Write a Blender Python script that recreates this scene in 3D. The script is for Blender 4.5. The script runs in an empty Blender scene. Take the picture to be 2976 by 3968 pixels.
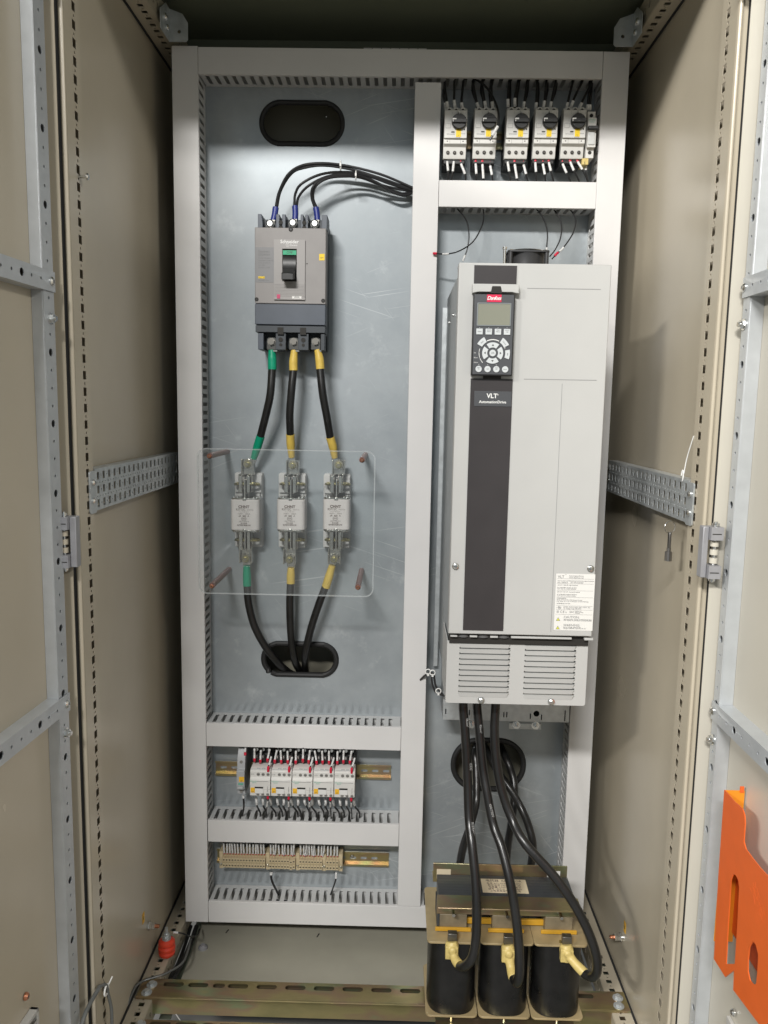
import bpy, math, random
from mathutils import Vector, Matrix
random.seed(7)
sc = bpy.context.scene
col = sc.collection
R = math.radians

# ------------------------------------------------------------------ camera
CAM = Vector((.4595, -1.668, 1.172)); YAW, PITCH, ROLL, FOC = -.0147, .1314, .0178, 3080.0
_cy, _sy, _cp, _sp = math.cos(YAW), math.sin(YAW), math.cos(PITCH), math.sin(PITCH)
FWD = Vector((_sy*_cp, _cy*_cp, -_sp)); _r = Vector((_cy, -_sy, 0)); _d = FWD.cross(_r)
RGT = math.cos(ROLL)*_r - math.sin(ROLL)*_d
DWN = math.cos(ROLL)*_d + math.sin(ROLL)*_r
cam = bpy.data.cameras.new('camera'); co = bpy.data.objects.new('camera', cam); col.objects.link(co)
cam.sensor_fit = 'VERTICAL'; cam.sensor_height = 36; cam.sensor_width = 27
cam.lens = FOC/3968*36; cam.clip_start = .02; cam.clip_end = 100
co.matrix_world = Matrix(((RGT.x, -DWN.x, -FWD.x, CAM.x), (RGT.y, -DWN.y, -FWD.y, CAM.y), (RGT.z, -DWN.z, -FWD.z, CAM.z), (0, 0, 0, 1)))
sc.camera = co

# ------------------------------------------------------------------ light
w = bpy.data.worlds.new('World'); sc.world = w; w.use_nodes = True
bg = w.node_tree.nodes['Background']; bg.inputs[0].default_value = (.80, .88, .92, 1); bg.inputs[1].default_value = .375
sc.view_settings.view_transform = 'Standard'; sc.view_settings.look = 'None'; sc.view_settings.exposure = 0; sc.view_settings.gamma = 1

def lamp(name, loc, aim, sx, sy, watts, colr):
    l = bpy.data.lights.new(name, 'AREA'); l.shape = 'RECTANGLE'; l.size = sx; l.size_y = sy; l.energy = watts; l.color = colr
    o = bpy.data.objects.new(name, l); col.objects.link(o); o.location = loc
    o.rotation_euler = (Vector(aim)-Vector(loc)).to_track_quat('-Z', 'Y').to_euler()
lamp('ceiling_tube_light', (-.55, -4.4, 3.72), (.45, 0, 1.0), 1.3, .26, 248, (1, .98, .95))
lamp('ceiling_tube_light_left', (-3.5, -4.1, 3.80), (.9, -.4, 1.0), 1.2, .22, 225, (1, .97, .92))
lamp('ceiling_tube_light_right', (4.2, -3.75, 3.60), (0, -.4, 1.0), 1.2, .22, 72, (1, .97, .92))
sc.cycles.caustics_reflective = False; sc.cycles.caustics_refractive = False

def at(u, v, y):                    # point of the plane y seen at photo pixel u, v
    d = RGT*((u-1488)/FOC) + DWN*((v-1984)/FOC) + FWD
    return CAM + d*((y-CAM.y)/d.y)
def atx(u, v, x):
    d = RGT*((u-1488)/FOC) + DWN*((v-1984)/FOC) + FWD
    return CAM + d*((x-CAM.x)/d.x)
def atz(u, v, z):
    d = RGT*((u-1488)/FOC) + DWN*((v-1984)/FOC) + FWD
    return CAM + d*((z-CAM.z)/d.z)

# ------------------------------------------------------------------ materials
MATS = {}
def mat(name, c, rough=.5, metal=0, noise=None, bump=None, spec=.5, coat=0):
    if name in MATS: return MATS[name]
    m = bpy.data.materials.new(name); m.use_nodes = True; nt = m.node_tree; b = nt.nodes['Principled BSDF']
    b.inputs['Base Color'].default_value = (*c, 1); b.inputs['Roughness'].default_value = rough
    b.inputs['Metallic'].default_value = metal; b.inputs['Specular IOR Level'].default_value = spec
    if coat: b.inputs['Coat Weight'].default_value = coat; b.inputs['Coat Roughness'].default_value = .15
    if noise or bump:
        tc = nt.nodes.new('ShaderNodeTexCoord'); geo = nt.nodes.new('ShaderNodeNewGeometry')
    if noise:                      # (scale, strength)
        n = nt.nodes.new('ShaderNodeTexNoise'); n.inputs['Scale'].default_value = noise[0]; n.inputs['Detail'].default_value = 4
        nt.links.new(geo.outputs['Position'], n.inputs['Vector'])
        r = nt.nodes.new('ShaderNodeMapRange'); r.inputs[1].default_value = .1; r.inputs[2].default_value = .9
        r.inputs[3].default_value = 1-noise[1]*2; r.inputs[4].default_value = 1+noise[1]*2
        nt.links.new(n.outputs['Fac'], r.inputs[0])
        h = nt.nodes.new('ShaderNodeHueSaturation'); h.inputs['Color'].default_value = (*c, 1)
        nt.links.new(r.outputs[0], h.inputs['Value']); nt.links.new(h.outputs[0], b.inputs['Base Color'])
        r2 = nt.nodes.new('ShaderNodeMapRange'); r2.inputs[1].default_value = .1; r2.inputs[2].default_value = .9
        r2.inputs[3].default_value = rough*(1-noise[1]*.7); r2.inputs[4].default_value = min(1, rough*(1+noise[1]*.7))
        nt.links.new(n.outputs['Fac'], r2.inputs[0]); nt.links.new(r2.outputs[0], b.inputs['Roughness'])
    if bump:                       # (scale, strength, distance)
        n2 = nt.nodes.new('ShaderNodeTexNoise'); n2.inputs['Scale'].default_value = bump[0]; n2.inputs['Detail'].default_value = 3
        nt.links.new(geo.outputs['Position'], n2.inputs['Vector'])
        bp = nt.nodes.new('ShaderNodeBump'); bp.inputs['Strength'].default_value = bump[1]; bp.inputs['Distance'].default_value = bump[2]
        nt.links.new(n2.outputs['Fac'], bp.inputs['Height']); nt.links.new(bp.outputs[0], b.inputs['Normal'])
    MATS[name] = m
    return m
PVC = mat('grey_pvc', (.70, .69, .68), .42, 0, (9, .03))
PVC_IN = mat('grey_pvc_body', (.62, .625, .62), .5, 0, (20, .05))
TAN = mat('tan_powder_coat', (.50, .445, .345), .27, 0, (6, .035), None, .6)
TAN_PALE = mat('tan_powder_coat_pale', (.56, .53, .455), .36, 0, (6, .03))  # paler copy of the tan coat, used on the right door only
ZINC = mat('galvanised_steel', (.58, .61, .62), .38, .6, (60, .12))
ZINC_D = mat('galvanised_bar', (.54, .565, .585), .40, .4, (45, .05))
CHROME = mat('bright_steel', (.78, .78, .76), .22, 1)
TINNED = mat('tinned_copper', (.62, .60, .55), .20, 1, (80, .12))
BRASSY = mat('brassy_zinc', (.58, .52, .27), .25, 1, (120, .15))
GAP_SHADE = mat('gap_shade', (.02, .02, .02), .8)  # near black, stands for the shade in narrow gaps
BLACKP = mat('black_plastic', (.018, .018, .018), .42, 0, (60, .2))
RUBBER = mat('black_rubber', (.013, .013, .013), .6)
CABLE = mat('black_cable_sheath', (.012, .012, .012), .30, 0, (25, .25), (22, .12, .002), .6)
WIRE = mat('black_wire_sheath', (.015, .015, .016), .38)
GREEN = mat('green_heat_shrink', (.0, .31, .17), .42, 0, (60, .1), (60, .3, .002))
YELLOW = mat('yellow_heat_shrink', (.70, .50, .10), .42, 0, (60, .08), (60, .3, .002))
YELLOW_B = mat('pale_yellow_shrink', (.64, .50, .18), .45, 0, (60, .06), (70, .5, .004))
BLUE = mat('blue_insulating_sleeve', (.02, .035, .22), .4)
RED = mat('red_ferrule', (.62, .015, .05), .4)
SLEEVE = mat('white_marker_sleeve', (.66, .66, .65), .5, 0, (260, .22))
MCB_G = mat('warm_grey_housing', (.285, .27, .262), .5, 0, (40, .04))
MCB_P = mat('grey_raised_panel', (.33, .315, .305), .45)
SLATE = mat('slate_housing', (.085, .10, .125), .45, 0, (40, .05))
SLATE_D = mat('dark_slate_housing', (.045, .053, .062), .5)
STK_Y = mat('yellow_sticker', (.90, .62, .01), .5)
STK_O = mat('amber_sticker', (.85, .48, .03), .5)
STK_G = mat('green_flag', (.0, .36, .17), .4)
MAG = mat('magenta_button', (.55, .05, .14), .4)
WHITE = mat('white_print', (.82, .82, .80), .5)
WHITE_L = mat('white_label', (.80, .79, .76), .5)
INK = mat('dark_print', (.06, .06, .06), .6)
INK_G = mat('grey_print', (.20, .20, .20), .6)
GRNTXT = mat('green_print', (.12, .40, .28), .5)
DEVW = mat('off_white_housing', (.66, .65, .62), .42, 0, (30, .03))
DEVG = mat('light_grey_housing', (.42, .43, .43), .45)
CERAM = mat('white_ceramic', (.74, .69, .66), .35, 0, (30, .03))
HOLDER = mat('fuse_base_moulding', (.60, .59, .57), .45)
ROD = mat('reddish_rod', (.24, .11, .09), .4, 0, (150, .2))
COPPER = mat('copper', (.75, .33, .2), .3, 1)
DRIVE = mat('drive_grey_paint', (.52, .52, .505), .42, 0, (12, .02))
DRIVE_D = mat('drive_charcoal', (.045, .040, .041), .36, 0, (20, .06))
LCPM = mat('keypad_dark_grey', (.075, .078, .085), .42)
KEYW = mat('white_key', (.62, .65, .66), .45)
LOGO = mat('logo_red', (.70, .02, .08), .4)
LCD = mat('lcd_glass', (.265, .27, .215), .22)
TERM = mat('beige_terminal', (.55, .455, .29), .5, 0, (60, .05))
TERM_D = mat('beige_terminal_dark', (.40, .32, .19), .5)
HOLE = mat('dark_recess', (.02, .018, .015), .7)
FOIL = mat('label_foil', (.72, .62, .44), .5, 0, (50, .05))
CORE = mat('core_laminations', (.055, .06, .066), .42, .2)
CREAMP = mat('insulating_board', (.40, .31, .165), .36, 0, (25, .14))
SPACER = mat('orange_yellow_spacer', (.62, .34, .03), .45)
LEGI = mat('glass_tape', (.22, .18, .115), .5, 0, (40, .2))
COIL = mat('varnished_coil', (.010, .010, .010), .30, 0, (30, .4), None, .5)
ORANGE = mat('orange_powder_coat', (.78, .14, .026), .36, 0, (30, .04))
ORANGE_LIT = mat('orange_coat_lit', (.83, .30, .02), .4)  # orange coat with the light bounced inside the pocket put into its colour
REDINS = mat('red_epoxy', (.72, .06, .025), .35)
HINGEM = mat('grey_cast_zinc', (.36, .36, .38), .42, .35, (60, .08))
CLEARP = mat('clear_plastic_tube', (.13, .135, .13), .25)
FANM = mat('fan_dark_grey', (.045, .045, .047), .4)
VENT = mat('grey_vent_plastic', (.50, .49, .46), .5)
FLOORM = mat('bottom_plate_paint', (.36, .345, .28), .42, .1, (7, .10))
BACKM = mat('rear_wall_shaded', (.21, .20, .155), .5, 0, (6, .05))  # tan darkened to carry the shade behind the mounting plate
SHADEM = mat('shaded_paint', (.17, .19, .14), .45, 0, (6, .06))  # coat darkened to hold the shade of the cabinet's inner faces
CONC = mat('workshop_floor', (.16, .155, .145), .55, 0, (3, .15))
WIRED = mat('pencil_line', (.10, .10, .10), .7)

def plate_mat():
    m = bpy.data.materials.new('galvanised_mounting_plate'); m.use_nodes = True; nt = m.node_tree; L = nt.links; N = nt.nodes
    b = N['Principled BSDF']; b.inputs['Metallic'].default_value = .45
    g = N.new('ShaderNodeNewGeometry')
    n = N.new('ShaderNodeTexNoise'); n.inputs['Scale'].default_value = 7; n.inputs['Detail'].default_value = 7; n.inputs['Roughness'].default_value = .62
    L.new(g.outputs['Position'], n.inputs['Vector'])
    cr = N.new('ShaderNodeValToRGB'); cr.color_ramp.elements[0].position = .30; cr.color_ramp.elements[1].position = .74
    cr.color_ramp.elements[0].color = (.345, .38, .40, 1); cr.color_ramp.elements[1].color = (.49, .525, .545, 1)
    L.new(n.outputs['Fac'], cr.inputs[0])
    last = cr.outputs[0]
    # fine scratches: stretched noise turned three ways, only where a mask allows
    tot = None
    for ang, sc_, th in ((18, 1.3, .675), (-22, 1.7, .69), (52, 2.1, .70), (-9, 1.1, .68)):
        mp = N.new('ShaderNodeMapping'); mp.vector_type = 'TEXTURE'; mp.inputs['Rotation'].default_value = (0, R(ang), 0); mp.inputs['Scale'].default_value = (1/(1.6*sc_), 1, 1/(110*sc_))
        L.new(g.outputs['Position'], mp.inputs['Vector'])
        s = N.new('ShaderNodeTexNoise'); s.inputs['Scale'].default_value = 2; s.inputs['Detail'].default_value = 2
        L.new(mp.outputs[0], s.inputs['Vector'])
        r = N.new('ShaderNodeMapRange'); r.inputs[1].default_value = th; r.inputs[2].default_value = th+.03; L.new(s.outputs['Fac'], r.inputs[0])
        if tot is None: tot = r.outputs[0]
        else:
            a = N.new('ShaderNodeMath'); a.operation = 'MAXIMUM'; L.new(tot, a.inputs[0]); L.new(r.outputs[0], a.inputs[1]); tot = a.outputs[0]
    mk = N.new('ShaderNodeTexNoise'); mk.inputs['Scale'].default_value = 3.1; L.new(g.outputs['Position'], mk.inputs['Vector'])
    mr = N.new('ShaderNodeMapRange'); mr.inputs[1].default_value = .48; mr.inputs[2].default_value = .6; mr.inputs[4].default_value = .40; L.new(mk.outputs['Fac'], mr.inputs[0])
    mu = N.new('ShaderNodeMath'); mu.operation = 'MULTIPLY'; L.new(tot, mu.inputs[0]); L.new(mr.outputs[0], mu.inputs[1])
    # cloudy pale stains
    st = N.new('ShaderNodeTexNoise'); st.inputs['Scale'].default_value = 16; st.inputs['Detail'].default_value = 8; st.inputs['Roughness'].default_value = .7; L.new(g.outputs['Position'], st.inputs['Vector'])
    sr = N.new('ShaderNodeMapRange'); sr.inputs[1].default_value = .58; sr.inputs[2].default_value = .74; sr.inputs[4].default_value = .28; L.new(st.outputs['Fac'], sr.inputs[0])
    ad = N.new('ShaderNodeMath'); ad.operation = 'MAXIMUM'; L.new(mu.outputs[0], ad.inputs[0]); L.new(sr.outputs[0], ad.inputs[1])
    mx = N.new('ShaderNodeMixRGB'); mx.inputs[2].default_value = (.86, .88, .90, 1); L.new(ad.outputs[0], mx.inputs[0]); L.new(last, mx.inputs[1])
    L.new(mx.outputs[0], b.inputs['Base Color'])
    rr = N.new('ShaderNodeMapRange'); rr.inputs[1].default_value = .3; rr.inputs[2].default_value = .7; rr.inputs[3].default_value = .56; rr.inputs[4].default_value = .66
    L.new(n.outputs['Fac'], rr.inputs[0]); L.new(rr.outputs[0], b.inputs['Roughness'])
    b2 = N.new('ShaderNodeBsdfPrincipled'); b2.inputs['Metallic'].default_value = 1; b2.inputs['Roughness'].default_value = .17
    L.new(mx.outputs[0], b2.inputs['Base Color']); ms = N.new('ShaderNodeMixShader'); ms.inputs[0].default_value = .25
    L.new(b.outputs[0], ms.inputs[1]); L.new(b2.outputs[0], ms.inputs[2]); L.new(ms.outputs[0], N['Material Output'].inputs[0])
    return m
PLATE = plate_mat()

def passivated():                  # yellow zinc with its rainbow film
    m = bpy.data.materials.new('yellow_passivated_zinc'); m.use_nodes = True; nt = m.node_tree; L = nt.links; N = nt.nodes
    b = N['Principled BSDF']; b.inputs['Metallic'].default_value = .85; b.inputs['Roughness'].default_value = .28
    g = N.new('ShaderNodeNewGeometry'); mp = N.new('ShaderNodeMapping'); mp.inputs['Scale'].default_value = (3.5, 9, 9); L.new(g.outputs['Position'], mp.inputs['Vector'])
    n = N.new('ShaderNodeTexNoise'); n.inputs['Scale'].default_value = 2.2; n.inputs['Detail'].default_value = 4; L.new(mp.outputs[0], n.inputs['Vector'])
    cr = N.new('ShaderNodeValToRGB'); e = cr.color_ramp.elements
    e[0].position = .28; e[0].color = (.34, .30, .15, 1); e[1].position = .78; e[1].color = (.36, .345, .20, 1)
    for p, c in ((.42, (.43, .36, .18, 1)), (.52, (.41, .29, .19, 1)), (.60, (.33, .36, .21, 1)), (.68, (.43, .37, .18, 1))):
        x = cr.color_ramp.elements.new(p); x.color = c
    L.new(n.outputs['Fac'], cr.inputs[0]); L.new(cr.outputs[0], b.inputs['Base Color'])
    return m
PASS = passivated()

def acrylic():
    m = bpy.data.materials.new('clear_acrylic'); m.use_nodes = True; nt = m.node_tree; L = nt.links; N = nt.nodes
    N.remove(N['Principled BSDF']); out = N['Material Output']
    t = N.new('ShaderNodeBsdfTransparent'); t.inputs[0].default_value = (.965, .975, .975, 1)
    gl = N.new('ShaderNodeBsdfGlossy'); gl.inputs['Roughness'].default_value = .04; gl.inputs['Color'].default_value = (.9, .9, .9, 1)
    df = N.new('ShaderNodeBsdfDiffuse'); df.inputs[0].default_value = (.8, .82, .82, 1)
    fr = N.new('ShaderNodeFresnel'); fr.inputs[0].default_value = 1.45
    m1 = N.new('ShaderNodeMixShader'); L.new(fr.outputs[0], m1.inputs[0]); L.new(t.outputs[0], m1.inputs[1]); L.new(gl.outputs[0], m1.inputs[2])
    m2 = N.new('ShaderNodeMixShader'); m2.inputs[0].default_value = .022; L.new(m1.outputs[0], m2.inputs[1]); L.new(df.outputs[0], m2.inputs[2])
    L.new(m2.outputs[0], out.inputs[0])
    return m
ACRY = acrylic()
ACRY_E = mat('acrylic_edge_lit', (.85, .88, .88), .15, 0, None, None, 1)  # cut edge coloured whitish for the light it catches
ACRY_E.node_tree.nodes['Principled BSDF'].inputs['Alpha'].default_value = .8

ACRY_R = mat('acrylic_rim_lit', (.80, .83, .83), .15, 0, None, None, 1)  # rounded rim tinted whitish to carry the bright outline of the sheet
ACRY_R.node_tree.nodes['Principled BSDF'].inputs['Alpha'].default_value = .22

# ------------------------------------------------------------------ mesh builder
def catmull(pts, n=6):
    P = [Vector(p) for p in pts]
    if len(P) < 3: return P
    P = [P[0]*2-P[1]] + P + [P[-1]*2-P[-2]]
    out = []
    for i in range(1, len(P)-2):
        a, b, c, d = P[i-1:i+3]
        for k in range(n):
            t = k/n
            out.append(.5*((2*b)+(c-a)*t+(2*a-5*b+4*c-d)*t*t+(3*b-a-3*c+d)*t**3))
    out.append(P[-2])
    return out
_sheets = {}
def curve_mesh(polys, thick):
    key = (repr(polys), thick)
    if key in _sheets: return _sheets[key]
    cu = bpy.data.curves.new('t', 'CURVE'); cu.dimensions = '2D'; cu.fill_mode = 'BOTH'; cu.extrude = thick/2
    for poly in polys:
        s = cu.splines.new('POLY'); s.points.add(len(poly)-1); s.use_cyclic_u = True
        for i, (x, y) in enumerate(poly): s.points[i].co = (x, y, 0, 1)
    o = bpy.data.objects.new('t', cu); me = bpy.data.meshes.new_from_object(o)
    res = ([tuple(v.co) for v in me.vertices], [tuple(p.vertices) for p in me.polygons])
    bpy.data.meshes.remove(me); bpy.data.objects.remove(o); bpy.data.curves.remove(cu)
    _sheets[key] = res
    return res
_txt = {}
def text_mesh(s, size, ext=.0001, shear=0, bold=0, align='CENTER', space=1):
    key = (s, size, ext, shear, bold, align, space)
    if key in _txt: return _txt[key]
    cu = bpy.data.curves.new('t', 'FONT'); cu.body = s; cu.size = size; cu.extrude = ext; cu.shear = shear; cu.offset = bold
    cu.align_x = align; cu.align_y = 'CENTER'; cu.resolution_u = 2; cu.space_character = space
    o = bpy.data.objects.new('t', cu); me = bpy.data.meshes.new_from_object(o)
    res = ([tuple(v.co) for v in me.vertices], [tuple(p.vertices) for p in me.polygons])
    bpy.data.meshes.remove(me); bpy.data.objects.remove(o); bpy.data.curves.remove(cu)
    _txt[key] = res
    return res
FRONT = Matrix(((1, 0, 0, 0), (0, 0, -1, 0), (0, 1, 0, 0), (0, 0, 0, 1)))   # local x,y,z -> world x, -z, y : faces the viewer
class MB:
    def __init__(s): s.v = []; s.f = []; s.m = []
    def add(s, vs, fs, mi=0, M=None):
        o = len(s.v)
        s.v += [tuple(M @ Vector(v)) for v in vs] if M else [tuple(v) for v in vs]
        for f in fs: s.f.append(tuple(i+o for i in f)); s.m.append(mi)
        return s
    def box(s, x0, x1, y0, y1, z0, z1, mi=0):
        x0, x1 = min(x0, x1), max(x0, x1); y0, y1 = min(y0, y1), max(y0, y1); z0, z1 = min(z0, z1), max(z0, z1)
        v = [(x, y, z) for x in (x0, x1) for y in (y0, y1) for z in (z0, z1)]
        return s.add(v, [(0, 1, 3, 2), (4, 6, 7, 5), (0, 4, 5, 1), (2, 3, 7, 6), (0, 2, 6, 4), (1, 5, 7, 3)], mi)
    def hexa(s, q0, q1, mi=0):     # two quads (lists of 4 points), joined
        return s.add(list(q0)+list(q1), [(3, 2, 1, 0), (4, 5, 6, 7), (0, 1, 5, 4), (1, 2, 6, 5), (2, 3, 7, 6), (3, 0, 4, 7)], mi)
    def prism(s, poly, a, b, mi=0, plane='xz'):
        n = len(poly)
        mk = {'xz': lambda p, t: (p[0], t, p[1]), 'yz': lambda p, t: (t, p[0], p[1]), 'xy': lambda p, t: (p[0], p[1], t)}[plane]
        v = [mk(p, a) for p in poly] + [mk(p, b) for p in poly]
        return s.add(v, [tuple(range(n)), tuple(range(2*n-1, n-1, -1))] + [(i, i+n, (i+1) % n+n, (i+1) % n) for i in range(n)], mi)
    def cyl(s, p0, p1, r, n=16, mi=0, r2=None):
        p0 = Vector(p0); p1 = Vector(p1); d = (p1-p0).normalized(); r2 = r if r2 is None else r2
        a = d.orthogonal().normalized(); b = d.cross(a)
        v = []
        for p, rr in ((p0, r), (p1, r2)):
            for i in range(n):
                t = 2*math.pi*(i+.5)/n; v.append(p+a*math.cos(t)*rr+b*math.sin(t)*rr)
        return s.add(v, [tuple(range(n))[::-1], tuple(range(n, 2*n))]+[(i, (i+1) % n, (i+1) % n+n, i+n) for i in range(n)], mi)
    def tube(s, pts, r, n=10, mi=0, sub=6, rf=None):
        P = catmull(pts, sub); T = []
        for i in range(len(P)):
            T.append((P[min(i+1, len(P)-1)]-P[max(i-1, 0)]).normalized())
        a = T[0].orthogonal().normalized(); v = []
        for i, p in enumerate(P):
            a = (a-T[i]*a.dot(T[i])).normalized(); b = T[i].cross(a); rr = rf(i/(len(P)-1))*r if rf else r
            for k in range(n):
                t = 2*math.pi*k/n; v.append(p+a*math.cos(t)*rr+b*math.sin(t)*rr)
        m = len(P); f = [(i*n+k, i*n+(k+1) % n, (i+1)*n+(k+1) % n, (i+1)*n+k) for i in range(m-1) for k in range(n)]
        f += [tuple(range(n))[::-1], tuple(range((m-1)*n, m*n))]
        return s.add(v, f, mi)
    def lathe(s, c, prof, n=20, mi=0, axis='z'):   # prof: (r, h) list
        v = []
        for r, h in prof:
            for i in range(n):
                t = 2*math.pi*i/n; x, y = r*math.cos(t), r*math.sin(t)
                v.append({'z': (c[0]+x, c[1]+y, c[2]+h), 'y': (c[0]+x, c[1]-h, c[2]+y), 'x': (c[0]+h, c[1]+x, c[2]+y)}[axis])
        m = len(prof)
        return s.add(v, [(i*n+k, i*n+(k+1) % n, (i+1)*n+(k+1) % n, (i+1)*n+k) for i in range(m-1) for k in range(n)]+[tuple(range(n))[::-1], tuple(range((m-1)*n, m*n))], mi)
    def sheet(s, polys, thick, M, mi=0):
        v, f = curve_mesh(polys, thick); return s.add(v, f, mi, M)
    def grid(s, a0, b0, a1, b1, holes, thick, M, mi=0):
        A = sorted({a0, a1} | {h[0] for h in holes} | {h[2] for h in holes}); rows = sorted(holes, key=lambda h: h[1])
        # one ladder of rows along b; each hole row splits the strip left / right of its hole
        t = thick/2; cells = []; b = b0
        for h in rows:
            cells.append((a0, b, a1, h[1])); cells.append((a0, h[1], h[0], h[3])); cells.append((h[2], h[1], a1, h[3])); b = h[3]
        cells.append((a0, b, a1, b1))
        for (x0, y0, x1, y1) in cells:
            v = [(x, y, z) for x in (x0, x1) for y in (y0, y1) for z in (-t, t)]
            s.add(v, [(0, 1, 3, 2), (4, 6, 7, 5), (0, 4, 5, 1), (2, 3, 7, 6), (0, 2, 6, 4), (1, 5, 7, 3)], mi, M)
        return s
    def text(s, t, x, y, z, size, mi=0, M=None, **k):
        v, f = text_mesh(t, size, **k)
        return s.add(v, f, mi, Matrix.Translation((x, y, z)) @ (M or FRONT))
    def build(s, name, mats, parent=None, loc=None, bevel=0, seg=2):
        L = Vector(parent['_w']) if parent is not None else Vector(loc or (0, 0, 0))
        me = bpy.data.meshes.new(name)
        me.from_pydata([(v[0]-L[0], v[1]-L[1], v[2]-L[2]) for v in s.v], [], s.f)
        for m in (mats if isinstance(mats, (list, tuple)) else [mats]): me.materials.append(m)
        me.polygons.foreach_set('material_index', s.m); me.polygons.foreach_set('use_smooth', [True]*len(s.f))
        me.validate(); me.update()
        import bmesh
        bm = bmesh.new(); bm.from_mesh(me); bmesh.ops.recalc_face_normals(bm, faces=bm.faces[:]); bm.to_mesh(me); bm.free()
        me.set_sharp_from_angle(angle=R(32))
        o = bpy.data.objects.new(name, me); col.objects.link(o)
        if parent is not None: o.parent = parent; o['_w'] = tuple(L)
        else: o.location = L; o['_w'] = tuple(L)
        if bevel:
            b = o.modifiers.new('bevel', 'BEVEL'); b.width = bevel; b.segments = seg; b.limit_method = 'ANGLE'; b.angle_limit = R(50); b.harden_normals = False
        return o
def tag(o, label=None, cat=None, group=None, kind=None):
    if label: o['label'] = label
    if cat: o['category'] = cat
    if group: o['group'] = group
    if kind: o['kind'] = kind
    return o
def thing(name, loc, label, cat, group=None):
    o = bpy.data.objects.new(name, None); o.empty_display_size = .01; col.objects.link(o); o.location = loc; o['_w'] = tuple(loc)
    return tag(o, label, cat, group)
def kids(o): return [c for c in bpy.data.objects if c.parent == o]
def copy_tree(o, delta=(0, 0, 0), parent=None, kidmap=None):
    if kidmap is None:
        kidmap = {}
        for c in bpy.data.objects:
            if c.parent: kidmap.setdefault(c.parent.name, []).append(c)
    c = o.copy(); col.objects.link(c)
    if parent: c.parent = parent
    else: c.location = Vector(o.location)+Vector(delta)
    for ch in kidmap.get(o.name, []): copy_tree(ch, parent=c, kidmap=kidmap)
    return c
ORD = ['first', 'second', 'third', 'fourth', 'fifth', 'sixth', 'seventh', 'eighth', 'ninth', 'tenth', 'eleventh', 'twelfth', 'thirteenth', 'fourteenth', 'fifteenth', 'sixteenth']

def rect(x0, y0, x1, y1): return [(x0, y0), (x1, y0), (x1, y1), (x0, y1)]
def rrect(x0, y0, x1, y1, r, n=5):
    out = []
    for cx, cy, a in ((x1-r, y0+r, -90), (x1-r, y1-r, 0), (x0+r, y1-r, 90), (x0+r, y0+r, 180)):
        for k in range(n+1):
            t = R(a+90*k/n); out.append((cx+r*math.cos(t), cy+r*math.sin(t)))
    return out
def circ(x, y, r, n=12, ry=None): return [(x+r*math.cos(2*math.pi*k/n), y+(ry or r)*math.sin(2*math.pi*k/n)) for k in range(n)]
def MAT(ex, ey, ez, o=(0, 0, 0)):   # columns: images of local x, y, z
    return Matrix(((ex[0], ey[0], ez[0], o[0]), (ex[1], ey[1], ez[1], o[1]), (ex[2], ey[2], ez[2], o[2]), (0, 0, 0, 1)))
def hexbolt(mb, c, d, r=.006, h=.004, stud=.004, washer=.0085, mi=0, mi2=None):
    c = Vector(c); d = Vector(d).normalized(); mi2 = mi if mi2 is None else mi2
    if washer: mb.cyl(c, c+d*.0014, washer, 18, mi2)
    mb.cyl(c+d*.0014, c+d*(.0014+h), r, 6, mi)
    if stud: mb.cyl(c+d*(.0014+h), c+d*(.0014+h+stud), r*.55, 12, mi2)
    return mb
def panscrew(mb, c, d, r=.005, h=.0028, mi=0, mi2=1):
    c = Vector(c); d = Vector(d).normalized()
    mb.cyl(c, c+d*h*.5, r, 14, mi); mb.cyl(c+d*h*.5, c+d*h, r, 14, mi, r2=r*.62)
    a = d.orthogonal().normalized(); b = d.cross(a)
    for p, q in ((a, b), (b, a)):
        o = c+d*(h+.0001); L = r*.5; W = r*.12
        mb.add([o-p*L-q*W, o+p*L-q*W, o+p*L+q*W, o-p*L+q*W], [(0, 1, 2, 3)], mi2)
    return mb

# ================================================================== CABINET
XW0, XW1 = -.045, .945              # side walls
XP0, XP1 = -.020, .920              # inner faces of the posts
YF = -.484                          # front of the posts
PY = .068                           # face of the mounting plate
cab = thing('electrical_cabinet', (.45, 0, -.06), 'tall open tan steel electrical cabinet whose shell surrounds all the equipment', 'cabinet')
MB().box(XW0-.0015, XW0, -.475, .17, -.06, 1.955).build('side_panel', TAN, cab)
MB().box(XW1, XW1+.0015, -.475, .17, -.06, 1.955).build('side_panel', TAN, cab)
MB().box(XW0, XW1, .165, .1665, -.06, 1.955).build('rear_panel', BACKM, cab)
MB().box(XW0, XW1, -.475, .165, 1.953, 1.956).build('roof_panel', SHADEM, cab)
MB().box(XW0, XW1, .1642, .1648, 1.87, 1.953).build('rear_top_shade', SHADEM, cab)  # thin dark sheet standing for shade on the upper rear wall
MB().box(XW0, XW1, YF, -.468, 1.944, 1.953).box(XW0, XW1, YF, YF+.002, 1.938, 1.944).build('front_top_rail', TAN, cab)

o = MB().box(-4, 5, -7, 1.2, -.22, -.20).build('floor', CONC); o['kind'] = 'structure'

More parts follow.
